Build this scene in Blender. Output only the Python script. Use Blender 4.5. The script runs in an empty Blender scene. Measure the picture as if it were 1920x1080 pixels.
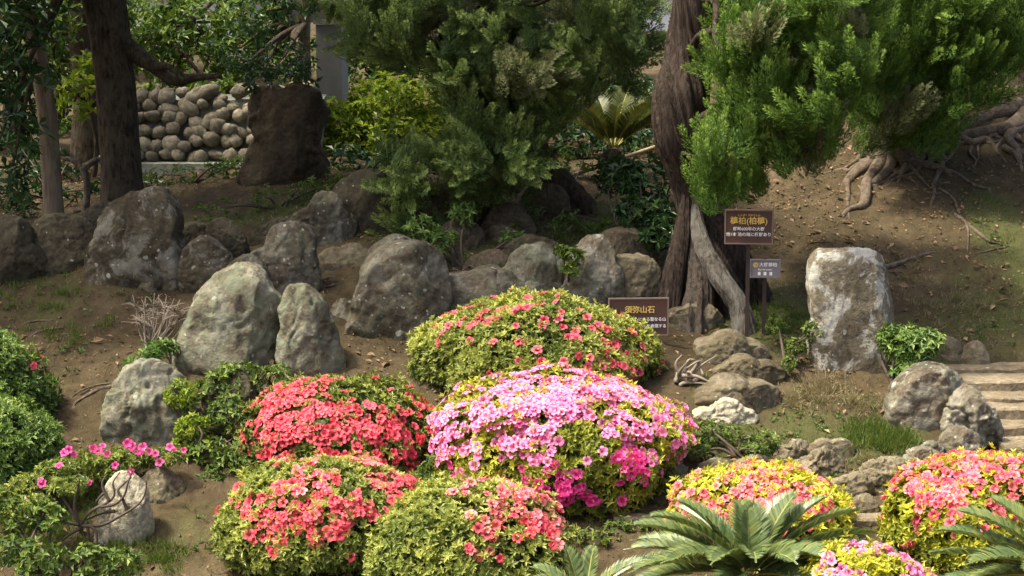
import bpy, math, random
import numpy as np
from mathutils import Vector, Matrix, Euler

# ------------------------------------------------------------------ camera, sky, sun, exposure
scene = bpy.context.scene
col = scene.collection
CAM = np.array([0.0, 0.0, 5.0]); FPX = 3388.0
PITCH = math.atan((540 - 50) / FPX)
cam_d = bpy.data.cameras.new('camera'); cam = bpy.data.objects.new('camera', cam_d); col.objects.link(cam)
cam.location = CAM; cam.rotation_euler = (math.pi / 2 - PITCH, 0, 0)
cam_d.sensor_width = 36; cam_d.lens = FPX / 1920 * 36; cam_d.clip_start = 0.1; cam_d.clip_end = 2000
scene.camera = cam

SUN_EL, SUN_AZ = 62.0, 258.0     # azimuth from +Y clockwise: high sun from the left, a little behind the camera
sx = math.cos(math.radians(SUN_EL)) * math.sin(math.radians(SUN_AZ))
sy = math.cos(math.radians(SUN_EL)) * math.cos(math.radians(SUN_AZ))
sz = math.sin(math.radians(SUN_EL))
SUNV = Vector((sx, sy, sz))
world = bpy.data.worlds.new('World'); scene.world = world; world.use_nodes = True
wn = world.node_tree
sky = wn.nodes.new('ShaderNodeTexSky'); sky.sky_type = 'NISHITA'; sky.sun_disc = False
sky.sun_elevation = math.radians(SUN_EL); sky.sun_rotation = math.radians(SUN_AZ)
sky.dust_density = 7.0; sky.air_density = 0.8; sky.ozone_density = 0.5
bg = wn.nodes['Background']; wn.links.new(sky.outputs[0], bg.inputs[0]); bg.inputs[1].default_value = 0.15
sun_d = bpy.data.lights.new('sun', 'SUN'); sun = bpy.data.objects.new('sun', sun_d); col.objects.link(sun)
sun_d.energy = 3.1; sun_d.angle = math.radians(7.0); sun_d.color = (1.0, 0.94, 0.77)
sun.rotation_euler = SUNV.to_track_quat('Z', 'Y').to_euler(); sun.location = (0, 0, 30)
vs = scene.view_settings
vs.view_transform = 'Standard'; vs.look = 'None'; vs.gamma = 1.0; vs.exposure = 1.38; vs.use_curve_mapping = False
scene.render.engine = 'CYCLES'
cy = scene.cycles
cy.use_denoising = True
try: cy.denoiser = 'OPENIMAGEDENOISE'
except Exception: pass
cy.max_bounces = 6; cy.diffuse_bounces = 3; cy.glossy_bounces = 2; cy.transmission_bounces = 4; cy.transparent_max_bounces = 4
cy.caustics_reflective = False; cy.caustics_refractive = False

# ------------------------------------------------------------------ helpers: pixels, noise, terrain
cP, sP = math.cos(PITCH), math.sin(PITCH)
def ray(px, py):
    u = (px - 960) / FPX; v = (540 - py) / FPX
    return np.array([u, cP + v * sP, -sP + v * cP])
def at(px, py, Y):
    d = ray(px, py); return CAM + d * (Y / d[1])
def proj(P):
    P = np.atleast_2d(P) - CAM
    w = P[:, 1] * cP - P[:, 2] * sP; v = P[:, 1] * sP + P[:, 2] * cP
    return 960 + FPX * P[:, 0] / w, 540 - FPX * v / w
def ppm(Y): return FPX / (Y * 1.01)          # pixels of the 1920 photo per metre at depth Y

def _h(ix, iy, iz):
    n = (ix * 374761393 + iy * 668265263 + iz * 1274126177).astype(np.int64) & 0xFFFFFFFF
    n = ((n ^ (n >> 13)) * 1274126177) & 0xFFFFFFFF
    n = ((n ^ (n >> 16)) * 2246822519) & 0xFFFFFFFF
    return ((n ^ (n >> 15)) & 0xFFFFFF) / float(0xFFFFFF)
def noise3(P):
    P = np.asarray(P, float); i = np.floor(P).astype(np.int64); f = P - i; f = f * f * (3 - 2 * f)
    r = 0
    for dx in (0, 1):
        for dy in (0, 1):
            for dz in (0, 1):
                w = (f[:, 0] if dx else 1 - f[:, 0]) * (f[:, 1] if dy else 1 - f[:, 1]) * (f[:, 2] if dz else 1 - f[:, 2])
                r = r + w * _h(i[:, 0] + dx, i[:, 1] + dy, i[:, 2] + dz)
    return r * 2 - 1
def fbm(P, o=4):
    P = np.asarray(P, float); r = 0; a = 1; t = 0
    for k in range(o):
        r = r + a * noise3(P * (2 ** k) + 17.3 * k); t += a; a *= .5
    return r / t

COLS = {
 -250: [(1080,13.2),(950,14.1),(800,15.1),(700,15.9),(560,17.2),(430,19.3),(330,22.5),(250,26)],
 100: [(1080,13.2),(950,14.1),(800,15.1),(700,15.9),(560,17.2),(530,17.5),(430,19.3),(400,20.2),(330,22.5),(250,26)],
 440: [(1080,13.2),(900,14.4),(690,16.0),(560,17.2),(480,18.2),(400,19.6),(335,21.3),(300,24),(250,27)],
 700: [(1080,13.1),(690,16.1),(540,17.4),(430,18.7),(340,20.8),(280,24)],
 1000: [(1080,13.0),(700,15.9),(560,17.3),(470,18.2),(400,19.5),(330,21.5),(270,24.5)],
 1300: [(1080,13.0),(900,14.3),(700,15.9),(600,17.1),(540,17.9),(450,19.0),(380,20.2),(300,22.5)],
 1600: [(1080,13.0),(950,13.9),(800,15.1),(700,16.1),(600,17.2),(450,18.8),(320,20.3),(200,22.2)],
 1900: [(1080,13.0),(860,14.7),(700,16.3),(600,17.3),(400,19.4),(250,21.3),(180,22.4)],
 2200: [(1080,13.0),(860,14.7),(700,16.3),(600,17.3),(400,19.4),(250,21.3),(180,22.4)]}
_cp = np.array([at(px, py, Y) for px, l in COLS.items() for py, Y in l] +
               [(x, 11.5, 0.62) for x in (-5, -2.5, 0, 2.5, 5)] + [(x, 31.0, 4.2) for x in (-8, -4, 0)] + [(x, 31.0, 5.2) for x in (4, 8)])
def _tps(A, B):
    d = np.sqrt(((A[:, None, :2] - B[None, :, :2]) ** 2).sum(-1)); return np.where(d > 1e-9, d * d * np.log(d + 1e-12), 0)
_n = len(_cp); _K = _tps(_cp, _cp) + np.eye(_n) * 0.35; _Pm = np.c_[np.ones(_n), _cp[:, :2]]
_w = np.linalg.solve(np.block([[_K, _Pm], [_Pm.T, np.zeros((3, 3))]]), np.r_[_cp[:, 2], 0, 0, 0])
_PY = [-400, 0, 8, 11.5, 13, 16, 17.5, 20, 24, 31, 45, 80, 2000]; _PZ = [.3, .3, .35, .62, 1.0, 1.85, 2.4, 3.1, 3.9, 4.7, 5.0, 5.2, 5.2]
def sstep(a, b, x): t = np.clip((x - a) / (b - a), 0, 1); return t * t * (3 - 2 * t)
def gz(x, y):
    x = np.atleast_1d(np.asarray(x, float)); y = np.atleast_1d(np.asarray(y, float)); out = np.empty(len(x))
    for s in range(0, len(x), 40000):
        X = x[s:s + 40000]; Yv = y[s:s + 40000]; A = np.c_[np.clip(X, -8, 8), np.clip(Yv, 10, 32)]
        z = _tps(A, _cp) @ _w[:_n] + np.c_[np.ones(len(A)), A] @ _w[_n:]
        far = np.interp(Yv, _PY, _PZ)
        m = sstep(7, 12, np.abs(X)); m = np.maximum(m, 1 - sstep(10, 11.8, Yv)); m = np.maximum(m, sstep(27, 32, Yv))
        z = z * (1 - m) + far * m
        Q = np.c_[X, Yv, X * 0]
        near = 1 - sstep(30, 60, np.abs(Yv))
        z = z + near * (0.055 * fbm(Q * 0.9 + 3, 3) + 0.05 * fbm(Q * 3.1 + 9, 3) + 0.008 * noise3(Q * 14))
        out[s:s + 40000] = z
    return out
_gz0 = gz
def gz(x, y):
    x = np.atleast_1d(np.asarray(x, float)); y = np.atleast_1d(np.asarray(y, float))
    xl = np.interp(y, [14.5, 16.7], [4.05, 3.75]); return _gz0(x, y) - .3 * sstep(xl, xl + .2, x) * sstep(14.4, 14.8, y) * (1 - sstep(16.3, 16.7, y))
def g1(x, y): return float(gz(x, y)[0])
_ys = np.linspace(11.6, 34, 400)
def hit(px, py):
    d = ray(px, py); P = CAM[None] + d[None] * (_ys / d[1])[:, None]
    below = P[:, 2] < gz(P[:, 0], P[:, 1])
    k = int(np.argmax(below)) if below.any() else len(_ys) - 1
    return np.array([P[k, 0], P[k, 1], g1(P[k, 0], P[k, 1])])

# ------------------------------------------------------------------ helpers: meshes and objects
def mesh(name, V, F, smooth=False, tone=None):
    V = np.asarray(V, np.float32); F = np.asarray(F, np.int32); k = F.shape[1]
    me = bpy.data.meshes.new(name)
    me.vertices.add(len(V)); me.vertices.foreach_set('co', V.ravel())
    me.loops.add(F.size); me.loops.foreach_set('vertex_index', F.ravel())
    me.polygons.add(len(F)); me.polygons.foreach_set('loop_start', np.arange(0, F.size, k, dtype=np.int32))
    me.polygons.foreach_set('use_smooth', np.full(len(F), smooth))
    if tone is not None:
        a = me.attributes.new('tone', 'FLOAT', 'POINT'); a.data.foreach_set('value', np.asarray(tone, np.float32))
    me.update(calc_edges=True); me.validate()
    return me
BASE = {}
def root(name, loc, label, cat, group=None):
    o = bpy.data.objects.new(name, None); col.objects.link(o); o.location = loc
    o.empty_display_size = 0.1
    o['label'] = label; o['category'] = cat
    if group: o['group'] = group
    BASE[o] = np.array(loc, float); return o
def part(name, V, F, mat, parent=None, smooth=False, tone=None, kind=None):
    b = BASE[parent] if parent is not None else np.zeros(3)
    o = bpy.data.objects.new(name, mesh(name, np.asarray(V) - b, F, smooth, tone)); col.objects.link(o)
    o.data.materials.append(mat)
    if parent is not None: o.parent = parent; BASE[o] = b
    if kind: o['kind'] = kind
    return o
def solo(name, V, F, mat, loc, label, cat, group=None, smooth=True):
    b = np.array(loc, float)
    o = bpy.data.objects.new(name, mesh(name, np.asarray(V) - b, F, smooth)); col.objects.link(o); o.location = b
    o.data.materials.append(mat); o['label'] = label; o['category'] = cat
    if group: o['group'] = group
    BASE[o] = b; return o
def setting(name, V, F, mat, kind='structure', smooth=True, label=None, cat=None, tone=None):
    o = bpy.data.objects.new(name, mesh(name, V, F, smooth, tone)); col.objects.link(o); o.data.materials.append(mat); o['kind'] = kind
    if label: o['label'] = label
    if cat: o['category'] = cat
    return o
def nrm(a): return a / (np.linalg.norm(a, axis=-1, keepdims=True) + 1e-12)
def boxV(x0, x1, y0, y1, z0, z1):
    V = np.array([(x, y, z) for x in (x0, x1) for y in (y0, y1) for z in (z0, z1)], float)
    F = np.array([(0, 1, 3, 2), (4, 6, 7, 5), (0, 4, 5, 1), (2, 3, 7, 6), (0, 2, 6, 4), (1, 5, 7, 3)]); return V, F
def cat(parts):
    Vs, Fs, n = [], [], 0
    for V, F in parts: Vs.append(V); Fs.append(np.asarray(F) + n); n += len(V)
    return np.concatenate(Vs), np.concatenate(Fs)
def spline(pts, n, vals=None):
    P = np.asarray(pts, float); k = len(P); t = np.linspace(0, k - 1, n); i = np.clip(t.astype(int), 0, k - 2); f = (t - i)[:, None]
    E = np.vstack([2 * P[0] - P[1], P, 2 * P[-1] - P[-2]])
    p0, p1, p2, p3 = E[i], E[i + 1], E[i + 2], E[i + 3]
    C = .5 * ((2 * p1) + (-p0 + p2) * f + (2 * p0 - 5 * p1 + 4 * p2 - p3) * f ** 2 + (-p0 + 3 * p1 - 3 * p2 + p3) * f ** 3)
    if vals is None: return C
    return C, np.interp(t, np.arange(k), vals)
def tube(pts, rad, na=10, nl=None, groove=0, gf=3.0, twist=0, seed=0, lump=0, gs=.8):
    nl = nl or max(3, 4 * len(pts)); C, R = spline(pts, nl, rad)
    T = nrm(np.gradient(C, axis=0)); ref = np.array([0, 1., 0]) if abs(T[0][1]) < .8 else np.array([1., 0, 0])
    A = np.empty_like(C); a = nrm(np.cross(T[0], ref))
    for i in range(nl):
        a = nrm(a - T[i] * np.dot(a, T[i])); A[i] = a
    B = np.cross(T, A); th = np.linspace(0, 2 * math.pi, na, endpoint=False)
    S = np.r_[0, np.cumsum(np.linalg.norm(np.diff(C, axis=0), axis=1))]
    TH, SS = np.meshgrid(th, S); m = np.ones_like(TH)
    if groove or lump:
        tw = TH + twist * SS
        q = np.c_[(np.cos(tw) * gf).ravel() + seed, (np.sin(tw) * gf).ravel(), (SS * gs).ravel()]
        if groove: m = m + groove * (1 - 2 * np.abs(fbm(q, 3))).reshape(m.shape) - groove * .5
        if lump: m = m + lump * fbm(np.c_[np.cos(TH).ravel() + seed, np.sin(TH).ravel(), (SS * 1.5).ravel()], 2).reshape(m.shape)
    V = C[:, None] + (np.cos(TH) * m)[..., None] * A[:, None] * R[:, None, None] + (np.sin(TH) * m)[..., None] * B[:, None] * R[:, None, None]
    V = V.reshape(-1, 3); i = np.arange(nl - 1)[:, None] * na; j = np.arange(na)[None]; j2 = (j + 1) % na
    F = np.stack([i + j, i + j2, i + na + j2, i + na + j], -1).reshape(-1, 4)
    n = len(V); V = np.vstack([V, C[0], C[-1]]); jj = np.arange(na)
    caps = np.vstack([np.c_[(jj + 1) % na, jj, np.full(na, n), np.full(na, n)][:, [0, 1, 2, 2]], np.c_[(nl - 1) * na + jj, (nl - 1) * na + (jj + 1) % na, np.full(na, n + 1), np.full(na, n + 1)]])
    tri = caps[:, :3]; F = np.vstack([np.c_[F[:, [0, 1, 2]]], F[:, [0, 2, 3]], tri]); return V, F
def frames(N, rng):
    t = nrm(np.cross(N, nrm(rng.normal(size=N.shape)))); return t, np.cross(N, t)
def leaves(P, D, N, L, W, fold=.22, droop=-.08, mid=.48):
    n = len(P); L = np.broadcast_to(L, n)[:, None]; W = np.broadcast_to(W, n)[:, None]
    D = nrm(D); S = nrm(np.cross(D, N)); N2 = np.cross(S, D)
    V = np.stack([P, P + D * L * mid + S * W * .5 + N2 * W * fold, P + D * L + N2 * L * droop, P + D * L * mid - S * W * .5 + N2 * W * fold], 1).reshape(-1, 3)
    b = np.arange(n)[:, None] * 4; F = np.concatenate([b + [0, 1, 2], b + [0, 2, 3]]); return V, F
def whorls(C, N, k, L, W, rng, lo=35, hi=85, **kw):
    n = len(C); t, b = frames(N, rng); az = rng.uniform(0, 6.28, (n, 1)) + np.arange(k)[None] * 6.283 / k + rng.normal(0, .3, (n, k))
    el = np.radians(rng.uniform(lo, hi, (n, k)))
    R = t[:, None] * np.cos(az)[..., None] + b[:, None] * np.sin(az)[..., None]
    D = (R * np.sin(el)[..., None] + N[:, None] * np.cos(el)[..., None]).reshape(-1, 3)
    Nn = (N[:, None] * np.sin(el)[..., None] - R * np.cos(el)[..., None]).reshape(-1, 3)
    s = rng.uniform(.65, 1.25, n * k)
    return leaves(np.repeat(C, k, 0), D, Nn, L * s, W * s, **kw)

# ------------------------------------------------------------------ materials
class NT:
    def __init__(s, name):
        s.m = bpy.data.materials.new(name); s.m.use_nodes = True; s.t = s.m.node_tree; s.t.nodes.clear()
        s.out = s.n('OutputMaterial')
    def n(s, ty, **kw):
        nd = s.t.nodes.new('ShaderNode' + ty)
        for k, v in kw.items(): setattr(nd, k, v)
        return nd
    def l(s, a, b): s.t.links.new(a, b)
    def set(s, inp, v):
        if hasattr(v, 'is_output') or isinstance(v, bpy.types.NodeSocket): s.l(v, inp)
        elif isinstance(v, (tuple, list)): inp.default_value = (*v, 1) if len(v) == 3 and inp.type == 'RGBA' else v
        else: inp.default_value = v
    def noise(s, vec, scale, detail=6, rough=.6, dist=0):
        n = s.n('TexNoise'); s.set(n.inputs['Vector'], vec); n.inputs['Scale'].default_value = scale; n.inputs['Detail'].default_value = detail
        n.inputs['Roughness'].default_value = rough; n.inputs['Distortion'].default_value = dist; return n.outputs['Fac']
    def ramp(s, fac, stops, interp='LINEAR'):
        r = s.n('ValToRGB'); r.color_ramp.interpolation = interp; e = r.color_ramp.elements
        while len(e) < len(stops): e.new(.5)
        for el, (p, c) in zip(e, stops): el.position = p; el.color = (*c, 1) if not isinstance(c, (int, float)) else (c, c, c, 1)
        s.set(r.inputs[0], fac); return r.outputs[0]
    def mix(s, f, a, b, blend='MIX'):
        m = s.n('Mix', data_type='RGBA', blend_type=blend); s.set(m.inputs[0], f); s.set(m.inputs[6], a); s.set(m.inputs[7], b); return m.outputs[2]
    def math(s, op, a, b=0.0, clamp=False):
        m = s.n('Math', operation=op, use_clamp=clamp); s.set(m.inputs[0], a); s.set(m.inputs[1], b); return m.outputs[0]
    def bsdf(s, c, rough=.8, spec=.3, bump=None, strength=.4, dist=.02):
        p = s.n('BsdfPrincipled'); s.set(p.inputs['Base Color'], c); s.set(p.inputs['Roughness'], rough); p.inputs['Specular IOR Level'].default_value = spec
        if bump is not None:
            b = s.n('Bump'); b.inputs['Strength'].default_value = strength; b.inputs['Distance'].default_value = dist; s.set(b.inputs['Height'], bump); s.l(b.outputs[0], p.inputs['Normal'])
        return p.outputs[0]
    def done(s, sh): s.l(sh, s.out.inputs[0]); return s.m
    def obj(s):
        tc = s.n('TexCoord'); oi = s.n('ObjectInfo'); sc = s.n('VectorMath', operation='SCALE'); cb = s.n('CombineXYZ')
        for k in range(3): s.l(oi.outputs['Random'], cb.inputs[k])
        s.l(cb.outputs[0], sc.inputs[0]); sc.inputs[3].default_value = 40.0
        ad = s.n('VectorMath', operation='ADD'); s.l(tc.outputs['Object'], ad.inputs[0]); s.l(sc.outputs[0], ad.inputs[1]); return ad.outputs[0]

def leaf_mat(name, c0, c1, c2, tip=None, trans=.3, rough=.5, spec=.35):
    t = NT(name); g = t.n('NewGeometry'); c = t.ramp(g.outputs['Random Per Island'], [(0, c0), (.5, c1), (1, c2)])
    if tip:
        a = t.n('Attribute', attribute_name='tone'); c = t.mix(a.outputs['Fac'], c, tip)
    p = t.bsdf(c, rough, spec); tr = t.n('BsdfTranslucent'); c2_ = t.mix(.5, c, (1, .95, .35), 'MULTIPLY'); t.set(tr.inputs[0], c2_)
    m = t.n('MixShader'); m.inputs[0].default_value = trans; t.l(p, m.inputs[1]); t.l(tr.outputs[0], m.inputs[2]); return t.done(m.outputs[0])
def rock_mat(name, dark, light, lichen=.3, lsize=6.0, green=0.0, patch=0.0, lcol=(.36, .355, .29), gcol=(.16, .2, .13)):
    dark = [a * k for a, k in zip(dark, (1.16, 1.14, 1.06))]; light = [a * k for a, k in zip(light, (1.16, 1.14, 1.06))]
    t = NT(name); v = t.obj()
    big = t.noise(v, 1.6, 8, .62); fine = t.noise(v, 22, 6, .7); med = t.noise(v, 6, 8, .65, .4)
    c = t.ramp(big, [(.36, dark), (.5, [.5 * (a + b) for a, b in zip(dark, light)]), (.64, light)])
    c = t.mix(.75, c, t.ramp(fine, [(.32, .35), (.68, 1.4)]), 'MULTIPLY'); c = t.mix(.5, c, t.ramp(med, [(.35, .5), (.65, 1.3)]), 'MULTIPLY')
    if green: c = t.mix(t.math('MULTIPLY', t.ramp(med, [(.42, 0), (.62, 1)]), green), c, gcol)
    if patch:
        pf = t.math('MULTIPLY', t.ramp(t.noise(v, 3.2, 10, .72, .6), [(.5, 0), (.56, 1)]), patch); c = t.mix(pf, c, t.mix(.5, lcol, t.ramp(fine, [(.3, .5), (.7, 1.2)]), 'MULTIPLY'))
    if lichen:
        wob = t.n('VectorMath', operation='ADD'); t.l(v, wob.inputs[0])
        nz = t.n('TexNoise'); nz.inputs['Scale'].default_value = 14; t.l(v, nz.inputs['Vector']); s3 = t.n('VectorMath', operation='SCALE'); t.l(nz.outputs['Color'], s3.inputs[0]); s3.inputs[3].default_value = .06; t.l(s3.outputs[0], wob.inputs[1])
        for k, sc in enumerate((lsize, lsize * 2.3)):
            vo = t.n('TexVoronoi'); vo.inputs['Scale'].default_value = sc; vo.inputs['Randomness'].default_value = 1; t.l(wob.outputs[0], vo.inputs['Vector'])
            sp = t.n('SeparateColor'); t.l(vo.outputs['Color'], sp.inputs[0])
            rad = t.math('MULTIPLY', t.math('SUBTRACT', sp.outputs[0], 1 - lichen), .9 / max(lichen, .05))
            rad = t.math('MULTIPLY', rad, .3)
            f = t.math('MULTIPLY', t.math('SUBTRACT', rad, vo.outputs['Distance']), 25, True)
            c = t.mix(t.math('MULTIPLY', f, .8), c, t.mix(.6, lcol, t.ramp(fine, [(.3, .5), (.7, 1.15)]), 'MULTIPLY'))
    h = t.math('ADD', t.math('MULTIPLY', med, .7), t.math('MULTIPLY', fine, .35))
    return t.done(t.bsdf(c, .92, .15, h, 1.0, .05))
def bark_mat(name, dark, light, sc=(14, 14, 1.6), lich=0.0, lc=(.4, .42, .37)):
    t = NT(name); v = t.obj(); mp = t.n('Mapping'); t.l(v, mp.inputs[0]); mp.inputs['Scale'].default_value = sc
    f = t.noise(mp.outputs[0], 1.0, 8, .75, .5); c = t.ramp(f, [(.36, dark), (.64, light)])
    if lich: c = t.mix(t.math('MULTIPLY', t.ramp(t.noise(v, 5, 8, .7), [(.48, 0), (.6, 1)]), lich), c, lc)
    return t.done(t.bsdf(c, .92, .12, f, 1.0, .05))
def flat_mat(name, c, rough=.6, var=.25, spec=.3):
    t = NT(name); v = t.obj(); f = t.noise(v, 9, 7, .65); cc = t.mix(1.0, c, t.ramp(f, [(.25, 1 - var), (.75, 1 + var)]), 'MULTIPLY'); return t.done(t.bsdf(cc, rough, spec, f, .15, .01))
def petal_mat(name, c0, c1, throat):
    t = NT(name); oi = t.n('ObjectInfo'); g = t.n('NewGeometry'); r = t.math('FRACT', t.math('ADD', oi.outputs['Random'], g.outputs['Random Per Island']))
    c = t.ramp(r, [(0, c0), (1, c1)]); a = t.n('Attribute', attribute_name='tone'); c = t.mix(a.outputs['Fac'], c, throat)
    p = t.bsdf(c, .55, .2); tr = t.n('BsdfTranslucent'); t.l(c, tr.inputs[0]); m = t.n('MixShader'); m.inputs[0].default_value = .35; t.l(p, m.inputs[1]); t.l(tr.outputs[0], m.inputs[2]); return t.done(m.outputs[0])

M = {}
M['rock_brown'] = rock_mat('rock_brown', (.045, .036, .024), (.125, .102, .072), .35, 8, .3, .3, gcol=(.06, .06, .03))
M['rock_mon'] = rock_mat('rock_mon', (.045, .032, .02), (.105, .078, .052), .06, 9, .25, .1, lcol=(.15, .14, .11), gcol=(.06, .055, .03))
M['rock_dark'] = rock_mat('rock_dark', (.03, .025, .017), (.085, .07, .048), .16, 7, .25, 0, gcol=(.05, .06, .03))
M['rock_green'] = rock_mat('rock_green', (.07, .06, .042), (.18, .16, .115), .3, 5, .7, .22, gcol=(.15, .172, .115))
M['rock_spot'] = rock_mat('rock_spot', (.055, .045, .032), (.135, .112, .082), .5, 7.5, .2, .2)
M['rock_lichen'] = rock_mat('rock_lichen', (.06, .048, .035), (.17, .14, .105), .5, 7, .3, .35)
M['rock_stele'] = rock_mat('rock_stele', (.1, .085, .06), (.21, .18, .135), .3, 9, .25, .95, lcol=(.42, .41, .35), gcol=(.13, .13, .08))
M['rock_pale'] = rock_mat('rock_pale', (.24, .22, .165), (.46, .42, .32), .1, 12)
M['rock_tan'] = rock_mat('rock_tan', (.085, .068, .046), (.19, .158, .112), .16, 9, .3, 0, gcol=(.13, .14, .07))
M['rock_block'] = rock_mat('rock_block', (.06, .047, .033), (.12, .095, .068), .05, 7, .35, 0, gcol=(.06, .06, .03))
M['cobble'] = rock_mat('cobble', (.13, .115, .085), (.27, .245, .19), .12, 14)
M['rock_step'] = rock_mat('rock_step', (.065, .052, .034), (.15, .122, .084), .22, 12, .35, .12, gcol=(.08, .085, .04))
M['concrete'] = rock_mat('concrete', (.22, .23, .19), (.38, .4, .34), .0, 9, .4, .2, gcol=(.12, .14, .09))
M['step'] = rock_mat('step', (.13, .105, .07), (.25, .205, .145), .1, 14, .25, 0, gcol=(.15, .13, .08))
M['bark_dark'] = bark_mat('bark_dark', (.018, .013, .008), (.105, .08, .052), (22, 22, 7), .45, (.12, .105, .07))
M['bark_tan'] = bark_mat('bark_tan', (.13, .098, .064), (.29, .225, .15), (18, 18, 3))
M['bark_juniper'] = bark_mat('bark_juniper', (.012, .008, .006), (.105, .078, .06), (34, 34, 2.2))
M['bark_grey'] = bark_mat('bark_grey', (.035, .028, .022), (.22, .195, .16), (34, 34, 3), .45, (.27, .27, .23))
M['bark_mid'] = bark_mat('bark_mid', (.02, .015, .011), (.14, .11, .085), (34, 34, 2.6), .3, (.2, .19, .155))
M['bark_root'] = bark_mat('bark_root', (.07, .052, .036), (.22, .172, .125), (14, 14, 14))
M['twig'] = flat_mat('twig', (.075, .055, .04), .9)
M['twig_pale'] = flat_mat('twig_pale', (.2, .165, .125), .9)
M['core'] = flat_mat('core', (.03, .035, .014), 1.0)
M['az_green'] = leaf_mat('az_green', (.05, .085, .014), (.115, .165, .028), (.22, .27, .05), (.42, .44, .10), .35)
M['az_mix'] = leaf_mat('az_mix', (.035, .06, .01), (.075, .11, .016), (.15, .18, .025), (.45, .45, .05), .32)
M['az_yellow'] = leaf_mat('az_yellow', (.09, .13, .014), (.23, .26, .022), (.42, .43, .035), (.6, .58, .06), .38)
M['az_dark'] = leaf_mat('az_dark', (.03, .055, .01), (.06, .10, .016), (.11, .15, .03), (.34, .36, .05), .28)
M['leaf_shrub'] = leaf_mat('leaf_shrub', (.045, .1, .018), (.085, .16, .03), (.15, .23, .05), (.27, .36, .08), .3)
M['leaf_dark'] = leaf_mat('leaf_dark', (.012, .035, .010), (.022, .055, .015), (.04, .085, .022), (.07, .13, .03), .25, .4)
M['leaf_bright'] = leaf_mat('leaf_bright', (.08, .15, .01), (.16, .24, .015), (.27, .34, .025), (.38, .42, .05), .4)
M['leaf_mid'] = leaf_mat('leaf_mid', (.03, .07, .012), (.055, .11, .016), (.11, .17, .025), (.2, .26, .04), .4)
M['leaf_vine'] = leaf_mat('leaf_vine', (.035, .07, .012), (.07, .12, .022), (.13, .19, .03), (.26, .33, .05), .3)
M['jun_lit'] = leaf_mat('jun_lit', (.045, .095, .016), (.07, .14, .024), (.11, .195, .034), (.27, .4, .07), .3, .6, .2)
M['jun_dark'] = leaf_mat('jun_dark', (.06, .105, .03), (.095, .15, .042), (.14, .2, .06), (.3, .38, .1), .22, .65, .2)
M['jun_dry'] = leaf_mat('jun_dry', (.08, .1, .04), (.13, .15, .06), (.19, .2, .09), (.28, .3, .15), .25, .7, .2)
M['grass'] = leaf_mat('grass', (.05, .09, .014), (.09, .14, .022), (.16, .2, .04), None, .35)
M['drygrass'] = leaf_mat('drygrass', (.16, .13, .06), (.24, .2, .1), (.33, .28, .15), None, .3)
M['litter'] = leaf_mat('litter', (.08, .05, .026), (.17, .11, .06), (.34, .22, .13), None, .1, .8, .2)
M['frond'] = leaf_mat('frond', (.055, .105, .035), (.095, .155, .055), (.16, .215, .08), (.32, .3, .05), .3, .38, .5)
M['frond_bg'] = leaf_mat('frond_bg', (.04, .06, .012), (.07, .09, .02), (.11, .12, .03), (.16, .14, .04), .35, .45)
M['rachis'] = flat_mat('rachis', (.34, .32, .1), .5, .15)
M['white_flower'] = flat_mat('white_flower', (.8, .8, .7), .5)
M['coral'] = petal_mat('coral', (.8, .07, .105), (.92, .175, .21), (.58, .02, .05))
M['coralpink'] = petal_mat('coralpink', (.88, .17, .205), (.95, .34, .35), (.62, .05, .09))
M['pink'] = petal_mat('pink', (.88, .24, .48), (.95, .42, .62), (.72, .06, .28))
M['magenta'] = petal_mat('magenta', (.8, .05, .27), (.9, .13, .4), (.5, .01, .12))
M['rose'] = petal_mat('rose', (.82, .08, .15), (.92, .18, .27), (.55, .02, .06))
M['white_wall'] = flat_mat('white_wall', (.72, .71, .68), .8, .06)
M['grey_wall'] = flat_mat('grey_wall', (.21, .2, .18), .8, .1)
M['blue'] = flat_mat('blue', (.03, .09, .42), .6, .1)
M['roof'] = flat_mat('roof', (.3, .12, .07), .8, .2)
M['dark_glass'] = flat_mat('dark_glass', (.03, .035, .04), .15, .1, .5)
M['sign_brown'] = flat_mat('sign_brown', (.075, .038, .028), .42, .08, .4)
M['sign_rim'] = flat_mat('sign_rim', (.2, .145, .115), .4, .1, .4)
M['sign_grey'] = flat_mat('sign_grey', (.2, .18, .19), .45, .06, .4)
M['post_dark'] = flat_mat('post_dark', (.035, .024, .02), .5, .15)
M['gold'] = flat_mat('gold', (.72, .5, .12), .5, .05)
M['white_print'] = flat_mat('white_print', (.78, .77, .73), .6, .03)
M['bamboo'] = flat_mat('bamboo', (.3, .22, .12), .6, .2)

# ------------------------------------------------------------------ ground
MOSS = [(110, 560, 150, .5), (80, 720, 120, .35), (120, 980, 160, .5), (330, 1040, 120, .45), (380, 440, 90, .85), (540, 390, 120, .7), (640, 350, 120, .55),
        (1120, 440, 130, .9), (1290, 575, 80, .9), (1450, 605, 110, .9), (1650, 825, 110, .8), (1490, 790, 140, .55), (1880, 430, 110, .75), (1860, 600, 160, .6), (1750, 560, 120, .35),
        (1360, 800, 110, .7), (1750, 640, 100, .5), (1400, 860, 120, .6), (930, 470, 130, .7), (450, 480, 60, .6), (1500, 560, 60, .3), (1920, 520, 120, .6)]
_mh = [(hit(px, py), r, s) for px, py, r, s in MOSS]
def moss_at(x, y):
    m = np.zeros(len(x))
    for P, r, s in _mh:
        rx = r / ppm(P[1]); ry = rx * 1.6; m = np.maximum(m, s * np.exp(-(((x - P[0]) / rx) ** 2 + ((y - P[1]) / ry) ** 2)))
    return m
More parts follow.
